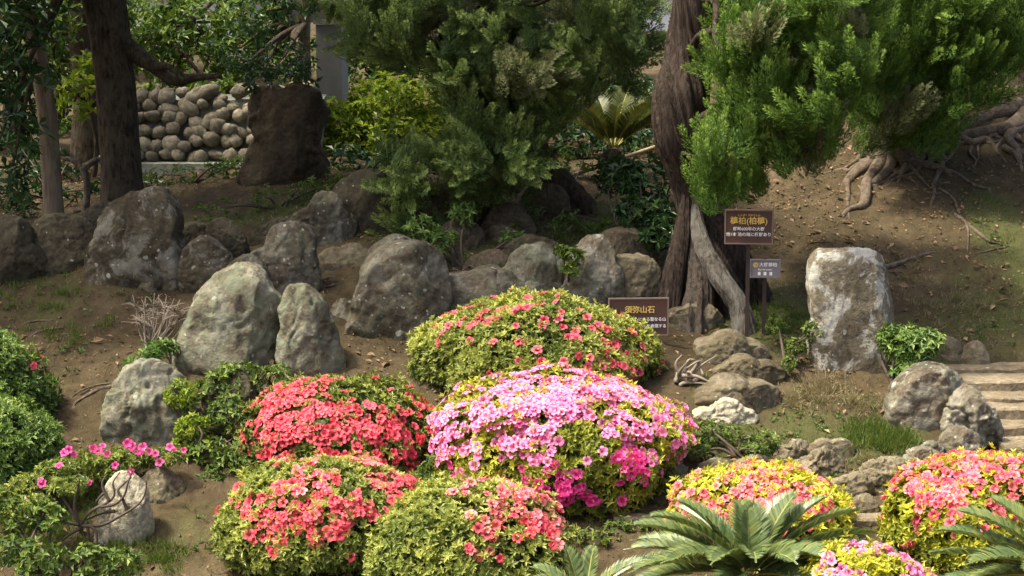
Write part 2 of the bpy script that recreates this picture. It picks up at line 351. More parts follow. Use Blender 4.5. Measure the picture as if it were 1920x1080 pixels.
def axis(lo, hi, step, out):
    a = list(np.arange(lo, hi + 1e-6, step)); s = step; L = [lo]; R = [hi]
    while L[-1] > -out: s *= 1.35; L.append(L[-1] - s)
    s = step
    while R[-1] < out: s *= 1.35; R.append(R[-1] + s)
    return np.array(L[1:][::-1] + a + R[1:])
gx = axis(-6.2, 6.2, .042, 900); gy = axis(11.8, 24, .042, 900)
GX, GY = np.meshgrid(gx, gy); X, Y = GX.ravel(), GY.ravel(); Z = gz(X, Y)
Q = np.c_[X, Y, X * 0]
mo = moss_at(X, Y); mo = np.clip(mo * (1.0 + .9 * fbm(Q * 2.3 + 5, 4)) + .12 * fbm(Q * 1.1, 3), 0, 1)
inner = (np.abs(X) < 6.2) & (Y > 11.8) & (Y < 24)
Z = Z + np.where(inner, .035 * np.abs(fbm(Q * 6, 3)) + .014 * fbm(Q * 17, 2) + .012 * mo * fbm(Q * 20, 2), 0)
nx = len(gx); ii = np.arange(len(gy) - 1)[:, None] * nx + np.arange(nx - 1)[None]
F = np.stack([ii, ii + 1, ii + nx + 1, ii + nx], -1).reshape(-1, 4)
t = NT('soil'); tc = t.n('TexCoord'); v = tc.outputs['Object']
f1 = t.noise(v, 1.1, 8, .65); f2 = t.noise(v, 9, 8, .7, .5); f3 = t.noise(v, 55, 4, .7)
c = t.ramp(f1, [(.3, (.04, .03, .016)), (.55, (.078, .058, .031)), (.75, (.125, .094, .053))])
c = t.mix(.7, c, t.ramp(f2, [(.28, .45), (.6, 1.05), (.8, 1.3)]), 'MULTIPLY'); c = t.mix(.5, c, t.ramp(f3, [(.3, .55), (.7, 1.35)]), 'MULTIPLY')
a = t.n('Attribute', attribute_name='tone'); mf = t.ramp(t.math('ADD', a.outputs['Fac'], t.math('MULTIPLY', t.math('SUBTRACT', f2, .5), 1.1)), [(.3, 0), (.62, 1)])
c = t.mix(t.math('MULTIPLY', mf, .65), c, t.ramp(f3, [(.3, (.03, .04, .011)), (.7, (.08, .095, .028))]))
ground_mat = t.done(t.bsdf(c, .95, .1, t.math('ADD', t.math('MULTIPLY', f2, .8), t.math('MULTIPLY', f3, .3)), .8, .05))
setting('ground', np.c_[X, Y, Z], F, ground_mat, tone=mo, label='brown sloping garden soil with moss patches')

# ------------------------------------------------------------------ rocks
def rock(name, label, poly, mat, Yb=None, base=None, depth=.7, seed=0, n=52, rough=.05, box=.5, crack=.8, facets=8, sink=.12, catg='rock', group='rocks on the slope', grow=1.07):
    poly = np.array(poly, float); pc_ = np.array([(poly[:, 0].max() + poly[:, 0].min()) / 2, poly[:, 1].max()]); poly = pc_ + (poly - pc_) * grow; bx = base[0] if base else poly[:, 0].mean(); by = base[1] if base else poly[:, 1].max() - 6
    Yb = Yb if Yb else hit(bx, by)[1]
    w = (poly[:, 0].max() - poly[:, 0].min()) / ppm(Yb); h = (poly[:, 1].max() - poly[:, 1].min()) / ppm(Yb); dep = depth * min(w, h * 1.3) * .5
    Yc = Yb + dep * .7
    W = np.array([at(px, py, Yc) for px, py in poly]); c = (W.max(0) + W.min(0)) / 2; c[1] = Yc
    ang = np.arctan2(W[:, 2] - c[2], W[:, 0] - c[0]); rr = np.hypot(W[:, 2] - c[2], W[:, 0] - c[0]); o = np.argsort(ang); ang, rr = ang[o], rr[o]
    rng = np.random.default_rng(seed + int(abs(poly.sum())))
    gN = n; u = np.linspace(-1, 1, gN + 1); A, B = np.meshgrid(u, u); A = A.ravel(); B = B.ravel()
    big = np.abs(A) > np.abs(B); sa = np.where(big, A, B); sa = np.where(sa == 0, 1e-9, sa)
    fi = np.where(big, math.pi / 4 * B / sa, math.pi / 2 - math.pi / 4 * A / sa); dx, dz = sa * np.cos(fi), sa * np.sin(fi)
    TH = np.arctan2(dz, dx); rho = np.sin(np.clip(np.hypot(dx, dz), 0, 1) * math.pi / 2)
    tg = np.linspace(-math.pi, math.pi, 120, endpoint=False); Rg = np.interp(tg, np.r_[ang - 2 * math.pi, ang, ang + 2 * math.pi], np.r_[rr, rr, rr]); Rg = (np.roll(Rg, 1) + 2 * Rg + np.roll(Rg, -1)) / 4
    Rg = Rg * (1 + .12 * np.maximum(0, -np.sin(tg)) ** 1.5) + np.maximum(0, -np.sin(tg)) ** 2 * sink
    R = np.interp(TH, np.r_[tg, math.pi], np.r_[Rg, Rg[0]]); PH = np.arccos(np.clip(rho ** (1 / box), 0, 1)); sp = np.sin(PH) ** .85
    D = np.stack([np.cos(TH) * rho * R, -sp * dep, np.sin(TH) * rho * R], -1)
    edge = (np.abs(A) > .9999) | (np.abs(B) > .9999); bi = np.arange(len(D)); bi[~edge] = len(D) + np.arange((~edge).sum()); Db = D[~edge] * np.array([1, -1, 1]); D = np.vstack([D, Db])
    ii_ = np.arange(gN)[:, None] * (gN + 1) + np.arange(gN)[None]; Fq = np.stack([ii_, ii_ + 1, ii_ + gN + 2, ii_ + gN + 1], -1).reshape(-1, 4); F = np.vstack([Fq, bi[Fq][:, ::-1]])
    size = max(w, h) * .5; 
    for k in range(facets):        # broken planes on the front and top
        nv = nrm(np.array([rng.normal() * .5, -abs(rng.normal()) * .8 - .55, rng.normal() * .4 + .12])); ext = (D @ nv).max(); dlim = ext * rng.uniform(.66, .9)
        e = D @ nv - dlim; D = D - np.where(e > 0, e * .96, 0)[:, None] * nv
    q = D / size * 1.3 + seed * 3.7 + rng.uniform(0, 50, 3)
    nd = nrm(D / np.array([1, max(dep / size, .3), 1])); amp = size * rough
    D = D + nd * (amp * (fbm(q * 1.3, 4) * 1.2 + .7 * (1 - 2.4 * np.abs(fbm(q * 2.4 + 9, 3)))) - crack * amp * np.exp(-(fbm(q * 1.1 + 31, 3) / .05) ** 2) + .009 * fbm(q * 9, 3) + .004 * noise3(q * 25))[:, None]
    V = D + c
    b = (c[0], Yc, V[:, 2].min())
    o = solo(name, V, F, M[mat], b, label, catg, group); o.data.validate(); return o

ROCKS = [
 ('boulder', 'large rounded grey-green boulder with smooth mottled face beside a narrow upright stone', [(345,640),(360,600),(385,550),(420,520),(455,507),(480,515),(505,550),(530,590),(540,630),(525,675),(490,692),(430,702),(370,698),(340,670)], 'rock_green', {'depth': .8, 'facets': 6}),
 ('standing_stone', 'tall narrow grey stone with two white lichen spots leaning against the grey-green boulder', [(532,560),(545,545),(570,545),(590,560),(612,600),(628,650),(628,690),(600,720),(560,720),(548,690),(535,620)], 'rock_green', {'depth': .9, 'facets': 6}),
 ('boulder', 'large leaning brown boulder dotted with white lichen behind the azaleas', [(648,690),(650,640),(665,590),(680,540),(700,490),(730,475),(790,470),(825,490),(838,540),(830,600),(800,690),(720,712)], 'rock_spot', {'depth': .8, 'Yb': 16.6, 'facets': 6}),
 ('rock', 'low wide rock covered in pale grey lichen rosettes beside the leaning brown boulder', [(800,560),(830,530),(880,520),(960,525),(990,570),(960,640),(830,640)], 'rock_lichen', {'Yb': 17.0}),
 ('standing_stone', 'pale green upright stone with brown cap just above the top azalea dome', [(955,500),(985,470),(1020,465),(1045,490),(1060,540),(1060,600),(960,610)], 'rock_green', {'Yb': 17.1, 'depth': .8}),
 ('standing_stone', 'upright grey stone with big white lichen discs next to a square-topped block', [(1062,530),(1085,470),(1105,450),(1140,460),(1150,500),(1160,560),(1150,610),(1070,610)], 'rock_lichen', {'Yb': 17.1, 'depth': .8}),
 ('rock', 'square-shouldered tan block standing behind the half-hidden brown signboard', [(1150,490),(1180,484),(1222,495),(1222,570),(1200,590),(1150,585)], 'rock_tan', {'Yb': 17.2, 'box': .4, 'facets': 5}),
 ('rock', 'brown rock mass behind the lichen-disc stone and tan block', [(1105,470),(1130,447),(1200,445),(1225,470),(1230,540),(1110,540)], 'rock_block', {'Yb': 17.9}),
 ('rock', 'flat-topped angular grey block with tiny white specks above the grey-green boulder', [(462,500),(500,470),(510,437),(580,435),(587,480),(585,545),(520,560),(470,550)], 'rock_spot', {'box': .45, 'Yb': 17.2}),
 ('rock', 'wedge-shaped slanted grey slab rock leaning on a dark brown boulder', [(540,428),(580,395),(600,368),(625,370),(648,400),(664,425),(640,465),(590,472),(560,462)], 'rock_spot', {'box': .45, 'depth': .8}),
 ('boulder', 'dark brown peaked boulder behind the wedge-shaped slab', [(625,375),(660,335),(700,330),(735,350),(748,400),(742,470),(700,495),(640,485)], 'rock_dark', {'Yb': 18.6}),
 ('boulder', 'big dark boulder with pale lichen smears on its crown under the thick trunk', [(178,500),(190,440),(210,395),(250,375),(300,366),(325,390),(332,450),(328,530),(280,552),(200,552)], 'rock_brown', {'depth': .8}),
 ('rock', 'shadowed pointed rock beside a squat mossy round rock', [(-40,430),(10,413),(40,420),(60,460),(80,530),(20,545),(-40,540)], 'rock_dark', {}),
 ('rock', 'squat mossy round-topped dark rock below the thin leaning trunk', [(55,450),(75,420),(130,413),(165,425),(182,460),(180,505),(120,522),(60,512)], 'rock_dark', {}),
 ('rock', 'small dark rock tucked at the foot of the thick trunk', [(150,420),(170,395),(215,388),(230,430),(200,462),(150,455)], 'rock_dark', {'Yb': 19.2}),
 ('rock', 'small upright grey-green rock standing in moss above a brown boulder', [(388,450),(400,420),(430,415),(450,440),(458,480),(430,497),(390,492)], 'rock_dark', {}),
 ('rock', 'brown speckled boulder low between the big dark boulder and flat-topped block', [(340,500),(355,465),(385,450),(415,470),(437,500),(432,545),(380,562),(345,542)], 'rock_brown', {}),
 ('rock', 'small pale stone lying below the big dark boulder', [(246,535),(262,520),(285,515),(304,525),(297,548),(260,552)], 'rock_tan', {'n': 24}),
 ('standing_stone', 'tall slab stone mottled with white lichen beside a round green shrub', [(1514,520),(1518,488),(1530,472),(1565,470),(1600,470),(1640,476),(1660,484),(1668,520),(1670,560),(1673,610),(1668,660),(1650,700),(1600,714),(1555,707),(1535,660),(1526,600),(1518,560)], 'rock_stele', {'box': .17, 'depth': .45, 'facets': 2, 'rough': .022, 'crack': .3, 'grow': 1.02, 'base': (1600, 695)}),
 ('boulder', 'round reddish-grey boulder with white crust at the edge of the steps', [(1666,770),(1690,720),(1720,698),(1765,696),(1800,720),(1814,760),(1800,800),(1750,820),(1690,812)], 'rock_lichen', {'depth': .95}),
 ('rock', 'rough pitted rock wedged between the reddish-grey boulder and stone steps', [(1788,770),(1815,732),(1842,768),(1868,790),(1862,830),(1820,848),(1790,825)], 'rock_lichen', {'rough': .14}),
 ('rock', 'small rough rock below the pitted rock by the stone steps', [(1765,832),(1790,808),(1825,815),(1836,850),(1800,872),(1768,866)], 'rock_lichen', {'rough': .12, 'n': 24}),
 ('rock', 'small round-topped brown stone above the stone steps', [(1803,668),(1815,648),(1835,644),(1848,660),(1842,695),(1805,700)], 'rock_tan', {'n': 24}),
 ('rock', 'low brown stone half buried behind the round green shrub', [(1762,655),(1770,635),(1790,638),(1798,672),(1765,682)], 'rock_tan', {'n': 24}),
 ('stepping_stone', 'uppermost flat tan stepping stone climbing to the old twisted tree', [(1306,648),(1335,640),(1400,642),(1432,654),(1436,685),(1400,694),(1330,690),(1310,672)], 'rock_step', {'box': .26, 'depth': 1.5, 'facets': 3, 'rough': .05}),
 ('stepping_stone', 'thin pale-ended flat stone just below the uppermost stepping stone', [(1338,702),(1360,686),(1420,684),(1467,694),(1462,716),(1400,727),(1348,722)], 'rock_step', {'box': .28, 'depth': 1.8, 'facets': 3, 'rough': .05}),
 ('stepping_stone', 'broad speckled grey-brown stepping stone above a pale slab', [(1300,752),(1330,728),(1400,723),(1452,734),(1458,765),(1400,782),(1316,774)], 'rock_step', {'box': .28, 'depth': 1.5, 'facets': 3, 'rough': .05}),
 ('stepping_stone', 'lowest pale slab stone at the foot of the stepping stones', [(1293,778),(1330,765),(1390,763),(1417,780),(1407,797),(1328,798)], 'rock_pale', {'box': .3, 'depth': 1.6, 'facets': 3, 'rough': .05, 'Yb': 15.15}),
 ('rock', 'mossy tan block at the foot of the old twisted tree', [(1248,592),(1280,580),(1340,582),(1354,605),(1342,627),(1258,628)], 'rock_tan', {'box': .4}),
 ('rock', 'large fractured grey rock beside creeping vines', [(205,790),(215,735),(250,696),(300,690),(335,720),(342,780),(325,838),(260,848),(213,832)], 'rock_green', {'facets': 8, 'rough': .09}),
 ('standing_stone', 'bright pale granite stone behind bare curving branches', [(195,980),(200,930),(215,900),(235,893),(262,912),(273,950),(269,1000),(250,1030),(215,1032),(197,1012)], 'rock_pale', {'depth': .9, 'facets': 5, 'rough': .04}),
 ('rock', 'dull grey-brown slab standing behind the bright pale granite stone', [(268,905),(300,886),(330,900),(337,960),(328,1002),(300,1018),(272,1008)], 'rock_tan', {'Yb': 14.15, 'box': .45}),
 ('rock', 'shaded rock mostly buried under creeping vines', [(368,790),(400,722),(460,716),(482,770),(472,855),(400,862)], 'rock_dark', {'Yb': 15.2}),
 ('rock', 'pale grey-green stone beside the pink azalea', [(1212,888),(1240,868),(1275,871),(1287,895),(1260,914),(1218,910)], 'rock_green', {'n': 24}),
 ('rock', 'small brown stone next to a pale grey-green stone', [(1303,892),(1325,869),(1360,868),(1374,890),(1350,910),(1313,907)], 'rock_tan', {'n': 24}),
 ('rock', 'flat grey ledge rock breaking through the bare slope', [(1515,852),(1560,830),(1600,838),(1590,864),(1540,872)], 'rock_tan', {'n': 24, 'facets': 10}),
 ('rock', 'rough grey outcrop uphill of the split brown stone', [(1612,895),(1650,868),(1705,878),(1700,920),(1640,926)], 'rock_tan', {'rough': .13, 'facets': 10}),
 ('rock', 'jagged brown ledge stone with dark crack in the bare slope', [(1490,875),(1520,858),(1570,862),(1585,885),(1540,900),(1495,895)], 'rock_tan', {'rough': .14, 'box': .4}),
 ('rock', 'broken grey stone half sunk above the split brown stone', [(1560,915),(1590,895),(1625,900),(1632,925),(1595,938),(1562,932)], 'rock_tan', {'rough': .13, 'box': .4, 'n': 28}),
 ('rock', 'craggy lichen-flecked stone uphill of the coral-topped azalea', [(1690,880),(1715,850),(1755,852),(1772,880),(1740,905),(1700,905)], 'rock_lichen', {'rough': .15}),
 ('rock', 'knobbly stone below the small rough rock by the steps', [(1725,850),(1738,832),(1760,836),(1768,858),(1745,872),(1728,868)], 'rock_lichen', {'rough': .15, 'n': 24}),
 ('rock', 'flat grey stone pressed into the slope beside scrubby growth', [(1455,850),(1480,835),(1520,838),(1528,855),(1490,866),(1460,864)], 'rock_tan', {'rough': .1, 'n': 28}),
 ('rock', 'low brown boulder showing through scrubby growth', [(1375,880),(1400,862),(1440,866),(1450,890),(1410,902),(1380,898)], 'rock_tan', {'rough': .1, 'n': 28}),
 ('rock', 'split brown stone below the rough grey outcrop', [(1590,955),(1605,938),(1635,933),(1645,955),(1620,975),(1595,975)], 'rock_tan', {'n': 24, 'box': .4}),
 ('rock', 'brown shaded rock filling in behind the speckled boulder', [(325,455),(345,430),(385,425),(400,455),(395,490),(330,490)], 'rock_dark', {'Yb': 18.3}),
 ('rock', 'angular grey rock jammed between the speckled boulder and the flat-topped block', [(425,520),(445,490),(480,485),(500,515),(490,555),(430,555)], 'rock_spot', {'Yb': 17.1}),
 ('rock', 'low brown rock between the narrow upright stone and the leaning boulder', [(615,600),(640,570),(672,580),(680,640),(660,690),(620,690)], 'rock_brown', {'Yb': 16.9}),
 ('rock', 'rounded grey rock topping the gap behind the leaning boulder', [(690,490),(715,455),(760,450),(785,475),(780,520),(700,525)], 'rock_spot', {'Yb': 17.5}),
 ('rock', 'dark rock behind the pale green upright stone', [(940,490),(965,455),(1010,450),(1050,470),(1060,520),(950,530)], 'rock_dark', {'Yb': 17.8}),
 ('rock', 'long low mossy rock above the flat-topped grey block', [(470,455),(500,425),(550,420),(560,450),(520,470),(475,475)], 'rock_dark', {'Yb': 18.5}),
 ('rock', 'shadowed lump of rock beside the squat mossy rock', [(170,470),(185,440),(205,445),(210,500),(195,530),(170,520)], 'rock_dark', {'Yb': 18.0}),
 ('monument_stone', 'dark brown monument of natural stone with faint engraving under a tan trunk', [(458,325),(470,290),(478,255),(466,215),(474,175),(492,158),(530,163),(560,155),(596,172),(606,195),(616,212),(600,240),(597,270),(606,300),(608,325),(590,342),(478,342)], 'rock_mon', {'Yb': 20.8, 'box': .42, 'depth': .5, 'facets': 6, 'rough': .07, 'grow': 1.0, 'catg': 'monument', 'group': None}),
 ('rock', 'small rounded stone at the foot of the dark monument', [(485,336),(500,322),(525,325),(532,342),(490,347)], 'rock_tan', {'n': 24}),
 ('rock', 'brown block with stepped edge in the low stone stack', [(903,430),(915,405),(985,402),(1002,440),(905,448)], 'rock_block', {'box': .35, 'facets': 5, 'Yb': 18.7}),
 ('rock', 'thin brown slab under the stepped-edge block', [(903,452),(975,447),(988,470),(910,480)], 'rock_block', {'box': .35, 'facets': 5, 'Yb': 18.4}),
 ('rock', 'flat dark slab under hanging juniper foliage', [(765,375),(830,355),(910,365),(922,398),(770,405)], 'rock_block', {'box': .35, 'facets': 5, 'Yb': 18.9}),
 ('rock', 'squarish brown rock below the hanging juniper foliage', [(828,432),(895,428),(902,482),(830,492)], 'rock_block', {'box': .4, 'Yb': 18.2}),
 ('rock', 'small tan rock lying flat beside the leaning brown boulder', [(598,485),(640,470),(690,475),(697,502),(600,512)], 'rock_tan', {'n': 24}),
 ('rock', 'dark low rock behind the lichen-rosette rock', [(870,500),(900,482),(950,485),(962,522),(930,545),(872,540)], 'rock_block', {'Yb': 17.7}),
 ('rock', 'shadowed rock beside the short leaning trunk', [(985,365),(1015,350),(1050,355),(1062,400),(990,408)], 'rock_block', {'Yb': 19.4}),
]
for k, (nm, lb, poly, mt, kw) in enumerate(ROCKS):
    rock(nm, lb, poly, mt, seed=k + 1, **kw)

# ------------------------------------------------------------------ stone steps on the right, path slabs
def slab(name, xs, y0, y1, z0, z1, mat, parent, seed):
    rng = np.random.default_rng(seed); me_parts = []
    nxs, nys = max(4, int((xs[1] - xs[0]) / .06)), 6
    u = np.linspace(0, 1, nxs); v = np.linspace(0, 1, nys)
    def sheet(f): 
        P = np.array([[f(a, b) for a in u] for b in v]).reshape(-1, 3); i = np.arange(nys - 1)[:, None] * nxs + np.arange(nxs - 1)[None]
        return P, np.stack([i, i + 1, i + nxs + 1, i + nxs], -1).reshape(-1, 4)
    L = lambda a, b, t: a + (b - a) * t
    r = .018
    top = sheet(lambda a, b: (L(xs[0], xs[1], a), L(y0 + r, y1, b), z1)); bev = sheet(lambda a, b: (L(xs[0], xs[1], a), L(y0, y0 + r, b), L(z1 - r, z1, b)))
    fr = sheet(lambda a, b: (L(xs[0], xs[1], a), y0, L(z0, z1 - r, b)))
    lf = sheet(lambda a, b: (xs[0], L(y1, y0, a), L(z0, z1 - r * (a > .99), b))); rt = sheet(lambda a, b: (xs[1], L(y0, y1, a), L(z0, z1 - r * (a < .01), b)))
    V, F = cat([top, bev, fr, lf, rt]); V = V + .022 * np.stack([fbm(V * 5 + seed + k * 7, 3) for k in range(3)], -1)
    return part(name, V, F, mat, parent)
# (left px, front-edge py of tread, riser bottom py)
STEPS = [(1735, 694, 708), (1772, 714, 736), (1796, 742, 764), (1822, 770, 798), (1848, 803, 828), (1880, 834, 858)]
bs = hit(1860, 858); st = root('stone_steps', bs, 'weathered tan stone steps climbing past the reddish-grey boulder', 'steps')
Yf = 14.75
for k, (lx, ty, by) in enumerate(STEPS[::-1]):
    Yk = Yf + .31 * k; zt = at(1900, ty, Yk)[2]; zb = at(1900, by, Yk)[2] - .25
    xl = at(lx, ty, Yk)[0]; xr = xl + 3.2; cuts = [xl, xl + .75 + .23 * ((k * 7) % 3), xl + 1.9, xr]
    for q in range(3): slab('step_block', (cuts[q] + .01, cuts[q + 1] - .01), Yk + .03 * ((k * 3 + q * 5) % 4 - 1.5) , Yk + .5, zb, zt + .012 * ((k + q * 2) % 3 - 1), M['step'], st, k * 5 + q)
for (a, b, py0, lab) in [(1600, 1705, 992, 'pale flat paving slab between the two yellow-leaved azaleas'), (1690, 1800, 1018, 'flat tan paving slab below the pale slab')]:
    P = hit((a + b) / 2, py0); Pa, Pb = at(a, py0, P[1]), at(b, py0, P[1])
    rt_ = root('paving_slab', P, lab, 'paving slab'); slab('slab', (Pa[0], Pb[0]), P[1], P[1] + .5, P[2] - .1, P[2] + .07, M['step'], rt_, a)
for (px, py, w, lab) in [(1215, 985, 130, 'flat brown paving slab at the foot of the pink azalea')]:
    P = hit(px, py); rt_ = root('paving_slab', P, lab, 'paving slab'); hw = w / 2 / ppm(P[1]); slab('slab', (P[0] - hw, P[0] + hw), P[1], P[1] + .4, P[2] - .1, P[2] + .06, M['step'], rt_, 3)

# ------------------------------------------------------------------ trees: junipers
def tuft_mesh(seed, nf=13, nb=230):
    rng = np.random.default_rng(seed); Ps, Ds, Ns, Ls, Ts = [], [], [], [], []
    for i in range(nf):
        a = rng.uniform(0, 6.28); off = rng.uniform(0, .13); b = np.array([math.cos(a) * off, math.sin(a) * off, rng.uniform(-.08, .08)])
        d = nrm(np.array([math.cos(a) * off * 3 + rng.normal() * .12, math.sin(a) * off * 3 + rng.normal() * .15, 1.0])); ln = rng.uniform(.18, .42)
        t = rng.uniform(0, 1, nb); r = nrm(rng.normal(size=(nb, 3))); r = nrm(r - (r @ d)[:, None] * d)
        rr = .055 * np.sqrt(np.clip(1 - t, 0, 1)) * (.4 + .6 * np.minimum(1, t * 5))
        Ps.append(b + d * (ln * t)[:, None] + r * (rr * .7)[:, None]); Ds.append(nrm(d * .9 + r * .65 + rng.normal(0, .2, (nb, 3)))); Ns.append(r)
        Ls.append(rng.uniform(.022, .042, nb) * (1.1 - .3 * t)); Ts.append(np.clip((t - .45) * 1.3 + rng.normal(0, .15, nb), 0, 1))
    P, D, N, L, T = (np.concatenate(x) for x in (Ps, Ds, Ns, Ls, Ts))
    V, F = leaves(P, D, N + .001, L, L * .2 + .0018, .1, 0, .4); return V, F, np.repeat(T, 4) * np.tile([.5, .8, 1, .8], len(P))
TUFTS = {}
for key in ('jun_lit', 'jun_dark', 'jun_dry'):
    TUFTS[key] = []
    for s in range(5 if key != 'jun_dry' else 2):
        V, F, T = tuft_mesh(s + 10); me = mesh('foliage_clump', V, F, False, T); me.materials.append(M[key]); TUFTS[key].append(me)
def tufts(parent, spots, key, seed, dry=0.0, tilt=.45, smin=.85, smax=1.5):
    rng = random.Random(seed); b = BASE[parent]
    for P in spots:
        kk = 'jun_dry' if rng.random() < dry else key
        o = bpy.data.objects.new('foliage_clump', rng.choice(TUFTS[kk])); col.objects.link(o); o.parent = parent
        o.location = P - b; s = rng.uniform(smin, smax); o.scale = (s * rng.uniform(.85, 1.2), s * rng.uniform(.85, 1.2), s * rng.uniform(.85, 1.15))
        o.rotation_euler = (rng.gauss(0, tilt) + .15, rng.gauss(0, tilt), rng.uniform(0, 6.28))
def inpoly(px, py, poly):
    c = False; n = len(poly); j = n - 1
    for i in range(n):
        xi, yi = poly[i]; xj, yj = poly[j]
        if (yi > py) != (yj > py) and px < (xj - xi) * (py - yi) / (yj - yi) + xi: c = not c
        j = i
    return c
def fill(poly, n, Y0, Y1, seed, gap=34):
    rng = random.Random(seed); xs = [p[0] for p in poly]; ys = [p[1] for p in poly]; out = []; pp = []; tries = 0
    while len(out) < n and tries < 9000:
        tries += 1; px, py = rng.uniform(min(xs), max(xs)), rng.uniform(min(ys), max(ys))
        if not inpoly(px, py, poly): continue
        Yd = rng.uniform(Y0, Y1)
        if any(abs(px - a) < gap and abs(py - b) < gap and abs(Yd - c) < .5 for a, b, c in pp): continue
        pp.append((px, py, Yd)); out.append(at(px, py, Yd))
    return out
def branch_to(parent, start, spots, every, r0, mat, seed, name='branch'):
    rng = random.Random(seed)
    for P in spots[::every]:
        S = start[min(range(len(start)), key=lambda k: np.linalg.norm(start[k] - P) + rng.random() * .4)]
        m1 = S * .65 + P * .35 + np.array([rng.gauss(0, .1), rng.gauss(0, .1), .15]); m2 = S * .3 + P * .7 + np.array([rng.gauss(0, .08), rng.gauss(0, .08), .0])
        V, F = tube([S, m1, m2, P + np.array([0, 0, .05])], [r0, r0 * .75, r0 * .5, r0 * .2], 7, 12, lump=.2, seed=seed); part(name, V, F, mat, parent, True)

# old twisted juniper
tb = hit(1330, 596); old = root('juniper_tree', tb, 'ancient juniper with thick twisted fibrous trunk and bright green tufted foliage', 'tree')
TY = tb[1] + .35
TC = [(640, 1338, 84), (590, 1335, 70), (520, 1328, 50), (450, 1315, 36), (400, 1303, 30), (350, 1292, 29), (300, 1281, 33), (250, 1272, 42), (185, 1274, 50), (120, 1286, 43), (60, 1299, 40), (0, 1306, 37), (-130, 1300, 36), (-300, 1260, 28)]
tp = [at(px, py, TY + .08 * math.sin(py * .02)) for py, px, r in TC]; tr_ = [r / ppm(TY) for py, px, r in TC]
V, F = tube(tp, tr_, 120, 230, groove=.24, gf=4.6, twist=1.5, seed=4, lump=.2, gs=.45); part('trunk', V, F, M['bark_juniper'], old, True)
for pts, rad, mt in [([(1300, 370), (1314, 450), (1350, 520), (1386, 578), (1398, 640)], (8, 15, 18, 18, 23), 'bark_grey'),
                 ([(1298, 380), (1312, 490), (1312, 555), (1305, 600), (1300, 640)], (6, 20, 24, 28, 32), 'bark_mid'),
                 ([(1290, 340), (1280, 440), (1266, 510), (1254, 580), (1246, 630)], (6, 17, 21, 22, 25), 'bark_juniper'),
                 ([(1303, 370), (1350, 440), (1396, 520), (1425, 580), (1445, 640)], (10, 28, 32, 28, 30), 'bark_juniper')]:
    dy = -.32 if mt != 'bark_juniper' else (-.12 if pts[0][0] < 1300 else .18)
    W = [at(px, py, TY + dy * min(1, .15 + .4 * k) - (.08 * k if dy < 0 else 0)) for k, (px, py) in enumerate(pts)]
    V, F = tube(W, [r / ppm(TY) for r in rad], 64, 70, groove=.3, gf=3.2, twist=.7, seed=len(rad) + pts[0][0], lump=.15, gs=.7); part('buttress', V, F, M[mt], old, True)
regA = [(1395, -30), (1660, -30), (1640, 60), (1600, 130), (1550, 310), (1510, 330), (1440, 310), (1430, 360), (1350, 385), (1318, 400), (1320, 350), (1335, 290), (1375, 200), (1350, 110)]
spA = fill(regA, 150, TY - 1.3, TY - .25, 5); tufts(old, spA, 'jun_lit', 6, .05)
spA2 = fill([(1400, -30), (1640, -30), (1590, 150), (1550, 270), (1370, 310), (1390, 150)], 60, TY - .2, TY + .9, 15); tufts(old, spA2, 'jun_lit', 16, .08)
trk = [np.array(p) for p in tp[6:12]]
branch_to(old, trk, spA, 9, .045, M['bark_juniper'], 1); branch_to(old, trk, spA2, 12, .04, M['bark_juniper'], 2)
spTop = [np.array([random.Random(k).uniform(-1.9, .4), random.Random(k + 99).uniform(18.0, 20.6), random.Random(k + 200).uniform(5.9, 7.4)]) for k in range(42)]
tufts(old, spTop, 'jun_lit', 8, 0, smin=1.3, smax=2.0); branch_to(old, [np.array(tp[-2]), np.array(tp[-1])], spTop, 10, .05, M['bark_juniper'], 3)

# leaning juniper carrying the dark hanging foliage in the middle
lb = hit(1095, 402); ln = root('juniper_tree', lb, 'leaning juniper with short black trunk and dark hanging foliage', 'tree')
LY = lb[1] + .12; lt = [at(1110, 425, LY), at(1085, 385, LY), at(1050, 345, LY), at(1022, 308, LY), at(990, 250, LY - .1), at(950, 170, LY - .2), at(900, 60, LY - .3), at(860, -80, LY - .3)]
V, F = tube(lt, [r / ppm(LY) for r in (30, 27, 25, 22, 20, 18, 15, 12)], 40, 90, groove=.16, gf=3, twist=.8, seed=9, lump=.12); part('trunk', V, F, M['bark_dark'], ln, True)
regs = [([(600, -30), (1225, -30), (1212, 120), (1200, 160), (1100, 165), (1050, 220), (1000, 275), (880, 290), (850, 140), (760, 130), (690, 120), (665, 60), (650, 25), (600, 10)], 150, LY - 1.6, LY + .4),
        ([(860, 140), (1040, 180), (1010, 260), (970, 370), (930, 390), (880, 330)], 40, LY - 1.5, LY - .3),
        ([(730, 300), (900, 270), (970, 300), (965, 380), (880, 380), (860, 465), (760, 460), (750, 380)], 18, LY - 1.7, LY - .7)]
allm = []
for k, (pg, n, y0, y1) in enumerate(regs):
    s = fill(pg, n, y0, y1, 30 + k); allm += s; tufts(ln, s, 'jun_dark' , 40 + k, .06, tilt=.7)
branch_to(ln, [np.array(p) for p in lt[3:]], allm, 10, .04, M['bark_dark'], 4)

